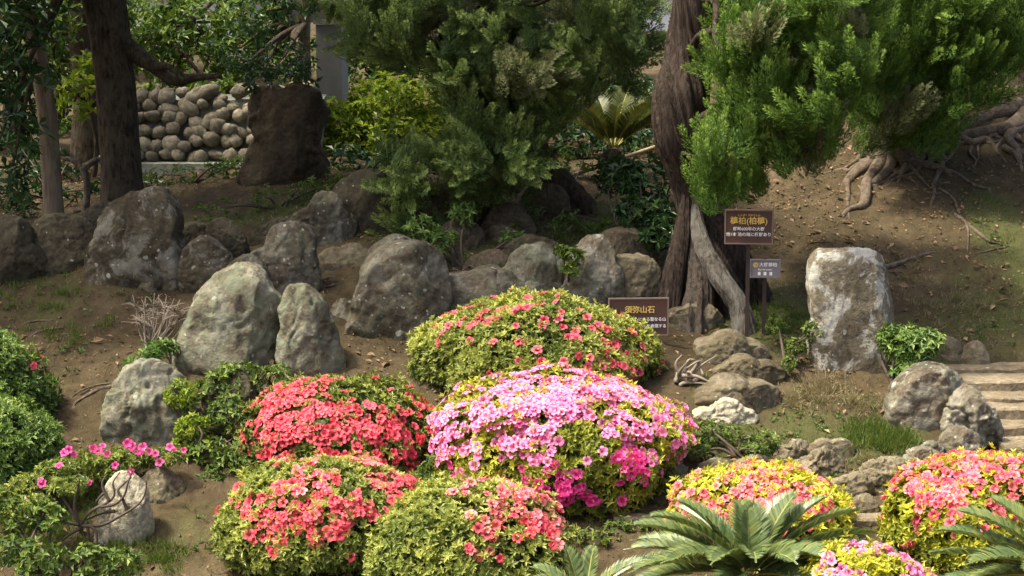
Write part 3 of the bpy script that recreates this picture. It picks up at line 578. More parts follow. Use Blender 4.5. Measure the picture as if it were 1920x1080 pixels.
# juniper with exposed roots on the right bank
def root_tube(parent, pts, r0, r1, seed, lift=.02, name='surface_root', mat='bark_root'):
    W = []; 
    for px, py in pts: P = hit(px, py); W.append([P[0], P[1], P[2] + lift])
    n = len(W); rr = [r0 + (r1 - r0) * k / (n - 1) for k in range(n)]; W[-1][2] -= .05
    V, F = tube(W, rr, 10, n * 8, groove=.2, gf=1.6, seed=seed, lump=.3); return part(name, V, F, M[mat], parent, True)
rb = hit(1650, 300); rj = root('juniper_tree', rb, 'juniper on the bare bank with a fan of exposed pale roots', 'tree')
RY = rb[1] + .25; rt = [at(1655, 320, RY), at(1680, 270, RY), at(1705, 200, RY + .05), at(1735, 120, RY + .1), at(1745, 40, RY + .1), at(1750, -80, RY), at(1740, -220, RY - .2)]
V, F = tube(rt, [r / ppm(RY) for r in (46, 34, 27, 25, 24, 22, 18)], 64, 100, groove=.17, gf=3, twist=.9, seed=12, lump=.15); part('trunk', V, F, M['bark_juniper'], rj, True)
for k, (pts, a, b) in enumerate([([(1655, 285), (1630, 310), (1600, 335), (1578, 352)], .10, .035), ([(1660, 290), (1640, 325), (1625, 350), (1620, 385), (1590, 400), (1572, 415)], .09, .018), ([(1680, 290), (1700, 310), (1740, 318), (1770, 322), (1790, 335)], .075, .02),
        ([(1670, 295), (1668, 320), (1640, 345), (1610, 352)], .07, .02), ([(1690, 285), (1730, 290), (1760, 300), (1800, 300)], .06, .02), ([(1645, 290), (1615, 300), (1600, 305)], .06, .02),
        ([(1700, 305), (1690, 330), (1680, 350)], .04, .012), ([(1760, 360), (1785, 375), (1800, 410), (1815, 440), (1812, 490)], .018, .008), ([(1790, 405), (1830, 440), (1855, 460), (1875, 455)], .02, .008)]):
    root_tube(rj, pts, a, b, 50 + k)
rr_ = random.Random(77)
for k in range(26):
    a0, b0 = rr_.choice([(1660, 290), (1690, 300), (1640, 305), (1780, 270), (1820, 260), (1870, 250), (1900, 290), (1740, 315)]); pts = [(a0 + rr_.uniform(-25, 25), b0 + rr_.uniform(-12, 12))]; dx = rr_.uniform(-26, 30); dy = rr_.uniform(2, 20)
    for q in range(rr_.randint(3, 6)): pts.append((pts[-1][0] + dx + rr_.uniform(-14, 14), pts[-1][1] + dy + rr_.uniform(-8, 8)))
    root_tube(rj, pts, rr_.uniform(.018, .045), .007, 300 + k, .012)
regR = [(1590, -30), (1950, -30), (1950, 60), (1900, 110), (1840, 190), (1800, 210), (1750, 260), (1740, 290), (1690, 260), (1640, 250), (1620, 230), (1600, 120)]
spR = fill(regR, 125, RY - 1.6, RY - .3, 60); spR += fill([(1700, 240), (1770, 230), (1770, 290), (1720, 300)], 5, RY - .9, RY - .5, 61) + fill([(1605, 240), (1640, 240), (1640, 280), (1610, 285)], 3, RY - .9, RY - .5, 62)
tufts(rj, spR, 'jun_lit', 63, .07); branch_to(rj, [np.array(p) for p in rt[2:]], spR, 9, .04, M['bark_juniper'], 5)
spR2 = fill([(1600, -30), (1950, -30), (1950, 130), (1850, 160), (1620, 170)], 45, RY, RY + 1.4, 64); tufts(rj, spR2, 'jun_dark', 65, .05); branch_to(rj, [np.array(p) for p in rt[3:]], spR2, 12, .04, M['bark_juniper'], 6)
# tree beyond the right edge: buttressed foot and roots
eb = hit(1935, 215); et = root('edge_tree', eb, 'pale-limbed tree with thick gnarled roots gripping the top of the bare bank', 'tree')
EY = eb[1] + .3; ep = [at(1960, 260, EY), at(1950, 190, EY), at(1955, 110, EY), at(1950, 20, EY), at(1960, -200, EY)]
V, F = tube(ep, [r / ppm(EY) for r in (70, 55, 42, 36, 30)], 48, 70, groove=.2, gf=2.4, twist=.5, seed=21, lump=.2); part('trunk', V, F, M['bark_root'], et, True)
for k, (pts, a, b) in enumerate([([(1925, 200), (1890, 215), (1850, 225), (1815, 240)], .14, .05), ([(1930, 220), (1895, 245), (1850, 255), (1800, 262), (1785, 275)], .11, .04), ([(1800, 235), (1790, 255), (1820, 275), (1850, 268), (1870, 285)], .06, .025), ([(1925, 240), (1890, 265), (1905, 285), (1915, 305)], .07, .03), ([(1935, 180), (1900, 185), (1860, 205)], .1, .04), ([(1880, 285), (1905, 300), (1920, 330)], .04, .02)]):
    root_tube(et, pts, a, b, 80 + k, .03)
W = [at(1890, 75, EY - .3), at(1900, 40, EY - .3), at(1905, -10, EY - .2), at(1900, -90, EY - .2)]; V, F = tube(W, [.05, .045, .04, .03], 14, 30, groove=.15, gf=2, seed=3); part('bare_limb', V, F, M['bark_grey'], et, True)
W = [at(1950, 70, EY), at(1915, 80, EY - .15), at(1890, 75, EY - .3), at(1850, 85, EY - .4)]; V, F = tube(W, [.07, .06, .05, .02], 14, 30, groove=.15, gf=2, seed=3); part('bare_limb', V, F, M['bark_grey'], et, True)

# ------------------------------------------------------------------ broadleaf trees and shrubs
def blob_leaves(blobs, n_per_m2, L, W, seed, k=5, clump=.16, mn=.25):
    rng = np.random.default_rng(seed); Vs = []; tones = []
    for (c, r) in blobs:
        c = np.asarray(c, float); r = np.asarray(r, float) * np.ones(3); area = 4 * math.pi * ((r[0] * r[1] + r[0] * r[2] + r[1] * r[2]) / 3); n = max(8, int(area * n_per_m2))
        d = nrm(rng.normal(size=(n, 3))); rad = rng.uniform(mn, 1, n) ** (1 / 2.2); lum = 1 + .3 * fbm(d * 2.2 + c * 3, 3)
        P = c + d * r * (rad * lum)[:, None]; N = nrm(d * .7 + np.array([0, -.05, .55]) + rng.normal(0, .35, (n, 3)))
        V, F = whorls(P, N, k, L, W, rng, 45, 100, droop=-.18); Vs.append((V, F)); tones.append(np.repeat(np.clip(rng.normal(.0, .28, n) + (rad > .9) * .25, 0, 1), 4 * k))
    V, F = cat(Vs); return V, F, np.concatenate(tones)
def broad_tree(name, label, trunk, rad, blobs, mat, bark, dens=26, L=.13, W=.06, seed=0, na=20, groove=.1, base=None, extra=()):
    b = np.array(base if base is not None else trunk[0]); rt_ = root(name, b, label, 'tree')
    V, F = tube(trunk, rad, na, 14 * len(trunk), groove=groove, gf=4, seed=seed, lump=.14); part('trunk', V, F, M[bark], rt_, True)
    top = np.array(trunk[-1]); rng = random.Random(seed)
    for c, r in blobs:
        c = np.array(c); k = min(range(max(1, len(trunk) // 2 if len(trunk) < 7 else len(trunk) - 2), len(trunk)), key=lambda q: np.linalg.norm(np.array(trunk[q]) - c)); S = np.array(trunk[k])
        m = S * .5 + c * .5 + np.array([rng.gauss(0, .12), rng.gauss(0, .12), .12]); V, F = tube([S, m, c], [min(rad[k] * .6, .07), .035, .012], 7, 14, lump=.2, seed=seed); part('branch', V, F, M['bark_dark'], rt_, True)
    for pts, rr in extra:
        V, F = tube(pts, rr, 14, 12 * len(pts), groove=.12, gf=2.5, lump=.2, seed=seed); part('branch', V, F, M[bark], rt_, True)
    V, F, T = blob_leaves(blobs, dens, L, W, seed); o = part('crown', V, F, M[mat], rt_, tone=T); o['kind'] = 'stuff'; return rt_
def pb(px, py, Y, r): return (at(px, py, Y), np.array([r, r * .9, r * .8]) / ppm(Y))

# thick trunk, left; its crown spreads above the picture and shades the rocks
b1 = hit(232, 400); Y1 = b1[1] + .25
trunk = [at(232, 430, Y1), at(228, 350, Y1), at(222, 250, Y1), at(216, 150, Y1), at(205, 60, Y1), at(190, -20, Y1), at(180, -140, Y1), at(200, -300, Y1 - .2)]
rad = [r / ppm(Y1) for r in (47, 38, 36, 36, 37, 40, 38, 28)]
rngc = random.Random(4); blobs = [((rngc.uniform(-8.8, -1.6), rngc.uniform(15.9, 23.0), rngc.uniform(6.3, 8.2)), (rngc.uniform(.6, 1.0),) * 3) for k in range(54)]
blobs += [pb(20, 30, 18.9, 90), pb(10, 150, 19.0, 80), pb(0, 260, 19.0, 75), pb(15, 350, 19.0, 50), pb(60, -20, 18.9, 90), pb(-30, 60, 18.6, 110)]
broad_tree('broadleaf_tree', 'thick dark straight trunk with spreading limb above the big dark boulder', trunk, rad, blobs, 'leaf_dark', 'bark_dark', 15, .15, .06, 3, 48, .1,
           extra=[([at(235, 85, Y1), at(290, 125, Y1 - .2), at(325, 150, Y1 - .3), at(370, 145, Y1 - .35), at(415, 142, Y1 - .4)], [.11, .075, .06, .04, .025]), ([at(285, 125, Y1 - .2), at(315, 125, Y1 - .5), at(345, 150, Y1 - .6)], [.05, .035, .02])])
b2 = hit(102, 415); Y2 = b2[1]
broad_tree('slender_tree', 'slim tan trunk leaning beside the thick dark trunk', [at(103, 440, Y2), at(100, 380, Y2), at(92, 260, Y2), at(75, 130, Y2), at(50, 20, Y2), at(30, -90, Y2)], [r / ppm(Y2) for r in (21, 18, 17, 17, 18, 16)],
           [pb(10, -130, Y2, 110), pb(110, -160, Y2, 100), pb(-80, -100, Y2, 100)], 'leaf_dark', 'bark_tan', 18, .13, .05, 7, 24, .06)
# background trees
def bgtree(label, tx, Y, tr, blobs, mat, bark, seed, dens=24, L=.12, W=.055, lean=0, topy=-120, name='background_tree'):
    g = g1(at(tx, 200, Y)[0], Y); x = at(tx, 200, Y)[0]; top = at(tx + lean, topy, Y)
    T = [(x, Y, g - .1)] + [tuple(np.array([x, Y, g]) * (1 - f) + top * f + np.array([.05 * math.sin(7 * f + seed), 0, 0])) for f in (.3, .6, 1)]
    broad_tree(name, label, T, [tr * 1.2, tr, tr * .9, tr * .7], blobs, mat, bark, dens, L, W, seed)
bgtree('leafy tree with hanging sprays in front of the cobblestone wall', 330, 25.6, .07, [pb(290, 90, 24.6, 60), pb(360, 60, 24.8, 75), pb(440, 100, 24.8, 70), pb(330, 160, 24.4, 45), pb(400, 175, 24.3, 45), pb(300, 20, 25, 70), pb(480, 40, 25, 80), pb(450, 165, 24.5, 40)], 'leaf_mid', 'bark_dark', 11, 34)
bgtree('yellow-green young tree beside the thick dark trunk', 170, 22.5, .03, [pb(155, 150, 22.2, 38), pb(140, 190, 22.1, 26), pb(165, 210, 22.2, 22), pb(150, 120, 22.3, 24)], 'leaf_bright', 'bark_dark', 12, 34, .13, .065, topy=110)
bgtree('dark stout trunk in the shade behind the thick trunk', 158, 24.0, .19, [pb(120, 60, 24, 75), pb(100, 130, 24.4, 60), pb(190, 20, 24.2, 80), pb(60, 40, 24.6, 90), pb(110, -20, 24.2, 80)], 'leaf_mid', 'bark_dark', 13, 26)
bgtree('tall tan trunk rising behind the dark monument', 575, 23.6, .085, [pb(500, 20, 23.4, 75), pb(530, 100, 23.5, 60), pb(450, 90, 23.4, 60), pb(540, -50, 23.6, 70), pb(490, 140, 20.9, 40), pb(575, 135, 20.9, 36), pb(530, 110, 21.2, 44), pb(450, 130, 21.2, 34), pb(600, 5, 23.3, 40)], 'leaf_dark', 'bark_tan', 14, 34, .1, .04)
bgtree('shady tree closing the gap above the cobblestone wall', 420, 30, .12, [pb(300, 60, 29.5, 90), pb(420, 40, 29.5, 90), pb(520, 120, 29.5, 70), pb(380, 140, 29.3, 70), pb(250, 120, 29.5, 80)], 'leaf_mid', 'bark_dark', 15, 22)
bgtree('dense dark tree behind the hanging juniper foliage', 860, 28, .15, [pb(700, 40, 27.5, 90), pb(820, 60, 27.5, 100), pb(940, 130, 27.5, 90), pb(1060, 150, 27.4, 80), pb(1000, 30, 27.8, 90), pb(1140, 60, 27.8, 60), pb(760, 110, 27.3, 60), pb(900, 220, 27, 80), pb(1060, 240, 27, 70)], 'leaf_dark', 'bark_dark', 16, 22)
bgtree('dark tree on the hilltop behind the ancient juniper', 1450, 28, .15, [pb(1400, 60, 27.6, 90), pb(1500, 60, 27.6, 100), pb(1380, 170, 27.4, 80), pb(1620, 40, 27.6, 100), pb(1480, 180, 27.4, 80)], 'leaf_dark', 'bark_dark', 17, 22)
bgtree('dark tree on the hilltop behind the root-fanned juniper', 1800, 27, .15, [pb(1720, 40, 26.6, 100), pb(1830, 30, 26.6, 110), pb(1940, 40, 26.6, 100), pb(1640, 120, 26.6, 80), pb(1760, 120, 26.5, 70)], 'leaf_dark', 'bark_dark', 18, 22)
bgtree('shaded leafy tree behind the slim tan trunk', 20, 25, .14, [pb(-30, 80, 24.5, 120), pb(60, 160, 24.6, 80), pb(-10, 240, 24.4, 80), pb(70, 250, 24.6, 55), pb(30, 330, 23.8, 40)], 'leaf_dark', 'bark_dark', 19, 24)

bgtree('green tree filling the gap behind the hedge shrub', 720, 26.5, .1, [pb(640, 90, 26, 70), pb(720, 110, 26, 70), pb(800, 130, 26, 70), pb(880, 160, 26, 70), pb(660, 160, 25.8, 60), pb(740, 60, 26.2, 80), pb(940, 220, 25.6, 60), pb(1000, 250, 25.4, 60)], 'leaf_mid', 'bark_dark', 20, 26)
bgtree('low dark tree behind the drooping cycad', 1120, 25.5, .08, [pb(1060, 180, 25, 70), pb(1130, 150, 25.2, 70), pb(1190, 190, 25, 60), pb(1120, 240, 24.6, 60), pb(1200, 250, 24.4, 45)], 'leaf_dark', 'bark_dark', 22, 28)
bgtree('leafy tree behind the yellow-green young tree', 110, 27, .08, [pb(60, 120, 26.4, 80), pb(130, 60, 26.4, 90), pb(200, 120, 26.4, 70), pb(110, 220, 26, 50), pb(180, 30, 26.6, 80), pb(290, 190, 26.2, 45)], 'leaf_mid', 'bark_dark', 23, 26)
def shrub(name, label, blobs, mat, dens, L, W, seed, stems=4, base=None, group=None, catg='shrub', stem_mat='twig', k=5, mn=.3):
    cs = np.array([b[0] for b in blobs]); bx, by = (cs[:, 0].mean(), cs[:, 1].mean()) if base is None else (base[0], base[1]); bz = g1(bx, by); rt_ = root(name, (bx, by, bz), label, catg, group)
    V, F, T = blob_leaves(blobs, dens, L, W, seed, k=k, mn=mn); part('foliage', V, F, M[mat], rt_, tone=T, kind='stuff'); rng = random.Random(seed)
    for q, (c, r) in enumerate(blobs):
        for s in range(max(1, stems // len(blobs))):
            e = np.array(c) + np.array([rng.gauss(0, .4), rng.gauss(0, .4), rng.gauss(0, .3)]) * np.mean(r); S = np.array([bx + rng.gauss(0, .05), by + rng.gauss(0, .05), bz - .04]); gm = S * .5 + e * .5 + np.array([rng.gauss(0, .06), rng.gauss(0, .06), .05])
            V, F = tube([S, gm, e], [.018, .012, .005], 6, 10, lump=.2); part('stem', V, F, M[stem_mat], rt_, True)
    return rt_
shrub('hedge_shrub', 'bright yellow-green rounded hedge shrub beside the dark monument', [pb(640, 230, 23.4, 62), pb(720, 205, 23.5, 75), pb(800, 205, 23.6, 65), pb(680, 265, 23.2, 50), pb(770, 270, 23.2, 60), pb(840, 250, 23.4, 50), pb(620, 270, 23.2, 40)], 'leaf_bright', 120, .10, .042, 31, 14)
shrub('undergrowth', 'dark leafy undergrowth at the foot of the hedge shrub', [pb(660, 310, 21.8, 50), pb(740, 315, 21.6, 50), pb(820, 310, 21.6, 50), pb(880, 320, 21.4, 45)], 'leaf_dark', 40, .12, .05, 32, 8)
shrub('undergrowth', 'low green growth along the footing of the cobblestone wall', [pb(300, 335, 21.3, 26), pb(350, 330, 21.2, 26), pb(410, 318, 21.3, 30), pb(450, 312, 21.2, 26), pb(270, 345, 21.2, 22)], 'leaf_mid', 60, .08, .03, 51, 8)
shrub('undergrowth', 'scattered low plants on the shaded ground behind the wedge-shaped slab', [pb(420, 390, 19.3, 26), pb(500, 372, 19.6, 30), pb(560, 360, 19.8, 26), pb(600, 345, 20.2, 30), pb(370, 400, 19.2, 22), pb(640, 330, 20.5, 28)], 'leaf_mid', 45, .06, .025, 52, 8)
shrub('undergrowth', 'dim ferny growth around the slim tan trunk', [pb(40, 390, 19.8, 34), pb(10, 360, 20.4, 40), pb(130, 370, 20.4, 24), pb(70, 340, 21, 36), pb(180, 350, 21, 24), pb(120, 310, 22, 34), pb(60, 290, 22.4, 40)], 'leaf_dark', 50, .1, .035, 53, 10)
shrub('undergrowth', 'leafy growth spreading below the bamboo rail fence', [pb(1010, 400, 18.9, 22), pb(1060, 415, 18.6, 26), pb(1120, 425, 18.5, 28), pb(1160, 440, 18.3, 22), pb(960, 420, 18.7, 24), pb(1000, 320, 21.6, 36), pb(1080, 300, 21.6, 36), pb(930, 330, 21.2, 36)], 'leaf_mid', 55, .07, .026, 54, 10)
shrub('broadleaf_shrub', 'dense dark shrubs closing the view behind the drooping cycad', [pb(1040, 200, 24, 60), pb(1110, 190, 24, 60), pb(1180, 190, 24, 60), pb(1230, 220, 24, 50), pb(1010, 260, 23.4, 50), pb(1080, 265, 23.2, 45), pb(1150, 260, 23.2, 45), pb(1215, 275, 23, 40), pb(950, 270, 23.4, 50)], 'leaf_dark', 50, .11, .045, 55, 12)
shrub('broadleaf_shrub', 'dark glossy shrub crowding the foot of the ancient juniper near the fence', [pb(1160, 330, 18.7, 50), pb(1215, 340, 18.5, 50), pb(1190, 400, 18.3, 42), pb(1240, 400, 18.2, 36), pb(1245, 445, 18.0, 32), pb(1215, 450, 18.0, 26)], 'leaf_dark', 110, .10, .038, 33, 16)
shrub('creeper', 'small green creeper hanging between two upright stones', [pb(1075, 480, 16.95, 20), pb(1070, 505, 16.9, 15), pb(1050, 470, 17.0, 14)], 'leaf_vine', 320, .05, .035, 34, 3, base=at(1075, 560, 17.2))
shrub('creeper', 'low green plants growing over the dark slab rocks', [pb(790, 430, 17.8, 32), pb(830, 450, 17.7, 28), pb(905, 515, 17.3, 22), pb(870, 400, 18.2, 26), pb(960, 450, 18.0, 25)], 'leaf_shrub', 180, .07, .026, 35, 10)
shrub('round_shrub', 'round clipped green shrub with leggy stems beside the tall lichen slab', [pb(1705, 650, 15.9, 48), pb(1678, 635, 15.95, 32), pb(1738, 640, 15.95, 32), pb(1705, 690, 15.85, 40)], 'leaf_shrub', 380, .06, .026, 36, 14, base=hit(1690, 732))
shrub('low_shrub', 'small sparse shrub between stepping stones and the tall lichen slab', [pb(1525, 618, 16.1, 24), pb(1490, 650, 16.1, 22), pb(1480, 680, 15.9, 18), pb(1455, 610, 16.5, 20)], 'leaf_vine', 620, .034, .015, 37, 8)
shrub('low_shrub', 'small glossy green shrub on top of the fractured grey rock', [pb(292, 658, 15.8, 26), pb(255, 685, 15.6, 24), pb(240, 700, 15.55, 16), pb(318, 650, 15.9, 15)], 'leaf_shrub', 280, .065, .028, 38, 6)
shrub('creeping_vine', 'sprawling vine mass spilling over the slope beside the fractured grey rock', [pb(450, 715, 15.4, 48), pb(520, 705, 15.5, 32), pb(400, 720, 15.35, 36), pb(430, 780, 15.0, 50), pb(500, 790, 15.0, 40), pb(390, 850, 14.7, 42), pb(460, 860, 14.6, 48), pb(400, 900, 14.5, 30), pb(370, 770, 15.0, 30)], 'leaf_vine', 210, .06, .028, 39, 20)
shrub('low_shrub', 'fresh yellow-green bush in front of the creeping vine', [pb(335, 738, 14.9, 32), pb(355, 800, 14.75, 30), pb(340, 830, 14.7, 20), pb(375, 795, 14.75, 20)], 'leaf_bright', 380, .045, .02, 40, 6)
shrub('undergrowth', 'scrubby low growth below the stepping stones', [pb(1330, 810, 14.8, 34), pb(1390, 820, 14.7, 36), pb(1440, 830, 14.7, 26), pb(1310, 840, 14.5, 24), pb(1420, 850, 14.5, 24)], 'leaf_vine', 300, .045, .02, 41, 10)
shrub('low_shrub', 'dark green sprigs filling the gap between the coral-red and pink azaleas', [pb(815, 880, 14.3, 34), pb(840, 905, 14.0, 32), pb(790, 900, 14.2, 28)], 'leaf_vine', 260, .05, .02, 56, 6)
shrub('low_shrub', 'dark green trailing sprigs at the foot of the pink capped azalea by the paving slab', [pb(1190, 960, 14.0, 40), pb(1160, 1000, 13.6, 36), pb(1110, 1010, 13.4, 32), pb(1215, 1000, 13.6, 26)], 'leaf_vine', 260, .05, .02, 57, 6)
shrub('ground_plant', 'leafy ground plants under the bare curving branches', [pb(80, 1050, 12.9, 50), pb(170, 1055, 12.85, 45), pb(230, 1060, 12.85, 40), pb(20, 1030, 13.0, 40), pb(30, 960, 13.3, 40), pb(90, 970, 13.3, 40)], 'leaf_vine', 200, .06, .03, 42, 12)

# bare twiggy shrub above the fractured rock
bb = hit(285, 650); tw = root('bare_shrub', bb, 'leafless pale twiggy shrub on the shaded slope', 'shrub'); rngb = random.Random(8)
for k in range(26):
    e = at(rngb.uniform(232, 345), rngb.uniform(545, 600), bb[1] + rngb.uniform(-.2, .3)); S = bb + np.array([rngb.gauss(0, .04), rngb.gauss(0, .03), -.04]); m = S * .45 + e * .55 + np.array([rngb.gauss(0, .05), rngb.gauss(0, .05), -.06])
    V, F = tube([S, m, e], [.011, .008, .003], 5, 9); o = part('twig', V, F, M['twig_pale'], tw, True)
    for q in range(4):
        f = e * .6 + m * .4; e2 = f + np.array([rngb.gauss(0, .09), rngb.gauss(0, .08), rngb.uniform(0, .1)]); V, F = tube([f, (f + e2) / 2 + np.array([0, 0, .02]), e2], [.005, .004, .002], 4, 5); part('side_twig', V, F, M['twig_pale'], o, True)
# gnarled pruned little tree behind the slim trunk
gb = hit(160, 398); gt = root('pruned_tree', gb, 'small gnarled pruned tree with stubby crossing arms between the slim and the thick trunk', 'tree')
for pts, rr in [([(158, 410), (163, 370), (162, 335), (155, 312)], (.045, .04, .045, .05)), ([(158, 318), (135, 300), (118, 298)], (.04, .03, .02)), ([(158, 315), (180, 300), (196, 298)], (.04, .03, .015)), ([(150, 308), (140, 295), (132, 288)], (.03, .02, .012)), ([(120, 405), (150, 395), (195, 390)], (.025, .022, .015))]:
    V, F = tube([at(a, b, gb[1]) for a, b in pts], rr, 10, 20, lump=.3, groove=.1, gf=2); part('limb', V, F, M['bark_root'], gt, True)

# ------------------------------------------------------------------ azaleas
def blossom(seed):
    rng = np.random.default_rng(seed); V = []; F = []; T = []
    for k in range(5):
        a = 2 * math.pi * k / 5 + rng.normal(0, .06); c, s = math.cos(a), math.sin(a); r1, w1, r2, w2, r3 = .016, .010, .03, .0185, .043 * rng.uniform(.92, 1.08)
        z = [0, .02, .026, .03 + rng.normal(0, .003), .022]
        pts = [(.004, 0, 0), (r1, -w1, z[1]), (r1, w1, z[1]), (r2, -w2, z[3]), (r2, w2, z[3]), (r3, -.009, z[4]), (r3, .009, z[4]), (r2, 0, z[3] - .006), (r1, 0, z[1] - .004)]
        b = len(V); V += [(c * x - s * y, s * x + c * y, zz) for x, y, zz in pts]; T += [1, .5, .5, .05, .05, 0, 0, .15, .75]
        F += [(b, b + 1, b + 8), (b, b + 8, b + 2), (b + 1, b + 3, b + 7), (b + 1, b + 7, b + 8), (b + 8, b + 7, b + 4), (b + 8, b + 4, b + 2), (b + 3, b + 5, b + 7), (b + 7, b + 5, b + 6), (b + 7, b + 6, b + 4)]
    return np.array(V), np.array(F), np.array(T)
BL = [blossom(s) for s in range(3)]
BLM = {}
for c_ in ('coral', 'coralpink', 'pink', 'magenta', 'rose'):
    BLM[c_] = []
    for V, F, T in BL:
        me = mesh('blossom', V, F, True, T); me.materials.append(M[c_]); BLM[c_].append(me)
def put_blossoms(parent, P, N, colr, rng, size=1.0, limit=300):
    b = BASE[parent]; order = np.argsort(P[:, 1] - .6 * P[:, 2]); rest = []
    for q, i in enumerate(order):
        n = Vector(nrm(N[i] + rng.normal(0, .28, 3) + np.array([0, -.12, .1]))); s = size * rng.uniform(.62, .98); R = n.to_track_quat('Z', 'Y') @ Euler((0, 0, rng.uniform(0, 6.28))).to_quaternion()
        if q < limit:
            o = bpy.data.objects.new('blossom', BLM[colr if rng.random() > .0 else colr][rng.integers(3)]); col.objects.link(o); o.parent = parent; o.location = P[i] - b; o.rotation_mode = 'QUATERNION'; o.rotation_quaternion = R; o.scale = (s, s, s)
        else:
            V, F, T = BL[rng.integers(3)]; rest.append((V * s @ np.array(R.to_matrix()).T + P[i], F, T))
    if rest:
        V, F = cat([(a, f) for a, f, _ in rest]); part('blossom_mass', V, F, M[colr], parent, True, np.concatenate([t for *_, t in rest]), 'stuff')
def azalea(label, x0, x1, top, bot, Yc, leaf, flowers, seed, ryk=.85, lump=.16, dens=640, L=.052, W=.021, newg=.35, eq=.38, over=-.55, foot=None, ex=2.12):
    """flowers: list of (colour, count, spots) ; spots = [(px, py, rad px, weight)] or None for a patchy spread"""
    rng = np.random.default_rng(seed); cx = at((x0 + x1) / 2, 800, Yc)[0]; rx = (x1 - x0) / 2 / ppm(Yc); ry = rx * ryk
    zt = at((x0 + x1) / 2, top, Yc)[2]; zb = g1(cx, Yc - ry * .75) - .05 if foot is None else foot; H = zt - zb; c = np.array([cx, Yc, zb + eq * H])
    rt_ = root('azalea_bush', (cx, Yc, g1(cx, Yc)), label, 'azalea', 'azalea bushes on the slope')
    def samp(n, sh, over=over):
        d = nrm(rng.normal(size=(int(n * 1.5), 3))); d = d[d[:, 2] > over][:n]
        r3 = np.stack([np.full(len(d), rx), np.full(len(d), ry), np.where(d[:, 2] > 0, (1 - eq) * H, eq * H * 1.15)], 1)
        sq = 1 / (np.abs(d) ** ex).sum(1) ** (1 / ex)
        lm = 1 + lump * fbm(d * 2.1 + seed * 5.1, 2) + lump * .55 * fbm(d * 6 + seed, 2); P = c + d * r3 * (lm * sq * sh)[:, None] * .97
        N = nrm(d / r3 * rx); return P, N, d
    area = 2 * math.pi * ((rx * ry + rx * H + ry * H) / 3); n = int(area * dens)
    P, N, d = samp(n, 1.0); P2, N2, d2 = samp(int(n * .7), .93); P3, N3, d3 = samp(int(n * .35), .85)
    Pa = np.vstack([P, P2, P3]); Na = np.vstack([N, N2, N3]); ok = Pa[:, 2] > gz(Pa[:, 0], Pa[:, 1]) - .02; Pa, Na = Pa[ok], Na[ok]
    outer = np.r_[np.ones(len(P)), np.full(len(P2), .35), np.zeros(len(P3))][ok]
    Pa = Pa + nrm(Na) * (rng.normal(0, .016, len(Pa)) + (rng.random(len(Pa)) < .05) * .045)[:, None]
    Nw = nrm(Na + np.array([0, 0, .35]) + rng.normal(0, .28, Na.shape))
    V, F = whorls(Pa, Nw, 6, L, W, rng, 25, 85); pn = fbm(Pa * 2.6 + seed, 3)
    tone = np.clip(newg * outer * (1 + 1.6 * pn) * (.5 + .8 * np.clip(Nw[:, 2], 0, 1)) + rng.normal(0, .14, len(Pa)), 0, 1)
    part('foliage', V, F, M[leaf], rt_, tone=np.repeat(tone, 24), kind='stuff')
    # dark solid core added inside, blocking light through gaps between the leaves
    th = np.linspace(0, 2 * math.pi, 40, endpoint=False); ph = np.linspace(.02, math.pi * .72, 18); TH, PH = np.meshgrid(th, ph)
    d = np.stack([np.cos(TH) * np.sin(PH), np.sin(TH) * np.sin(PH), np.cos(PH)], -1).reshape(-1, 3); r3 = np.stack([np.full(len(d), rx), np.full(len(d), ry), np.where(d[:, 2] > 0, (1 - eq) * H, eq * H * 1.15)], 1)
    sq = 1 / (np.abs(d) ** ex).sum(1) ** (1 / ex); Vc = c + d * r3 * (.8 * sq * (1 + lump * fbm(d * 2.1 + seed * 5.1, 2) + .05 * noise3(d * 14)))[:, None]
    i = np.arange(17)[:, None] * 40; j = np.arange(40)[None]; j2 = (j + 1) % 40; part('dark_core', Vc, np.stack([i + j, i + 40 + j, i + 40 + j2, i + j2], -1).reshape(-1, 4), M['core'], rt_, True)
    for q in range(5):
        a = rng.uniform(0, 6.28); s0 = np.array([cx + .12 * math.cos(a), Yc + .12 * math.sin(a), 0]); s0[2] = g1(s0[0], s0[1]) - .05; e = c + np.array([math.cos(a) * rx * .5, math.sin(a) * ry * .5, 0.1]); V, F = tube([s0, s0 * .5 + e * .5, e], [.03, .024, .012], 7, 10, lump=.2, seed=q); part('stem', V, F, M['twig'], rt_, True)
    for colr, cnt, spots in flowers:
        P, N, d = samp(cnt * 30 if spots is None else cnt * 60, 1.03, max(over, -.3)); front = (N[:, 1] < .35) | (N[:, 2] > .5); ok = front & (P[:, 2] > gz(P[:, 0], P[:, 1]) + .05); P, N = P[ok], N[ok]
        if spots is None: w = np.clip(fbm(P * 3.1 + seed * 2.3, 3) + .18, 0.015, 1) ** 1.6 * (.35 + np.clip(N[:, 2], 0, 1))
        else:
            px, py = proj(P); w = np.zeros(len(P)) + 1e-5
            for (a, b, r, ww) in spots: w = w + ww * np.exp(-(((px - a) / r) ** 2 + ((py - b) / (r * .8)) ** 2))
            w = w * np.clip(fbm(P * 5 + seed, 2) * 1.3 + .7, .05, 2)
        w = w / w.sum(); n = min(cnt, (w > 1e-8).sum()); idx = rng.choice(len(P), n, False, w)
        # keep blossoms from sitting inside one another
        keep = []; 
        for i_ in idx:
            if all(np.sum((P[i_] - P[k_]) ** 2) > .00065 for k_ in keep): keep.append(i_)
        put_blossoms(rt_, P[keep], N[keep], colr, rng, 1.17, limit=300)
    return rt_

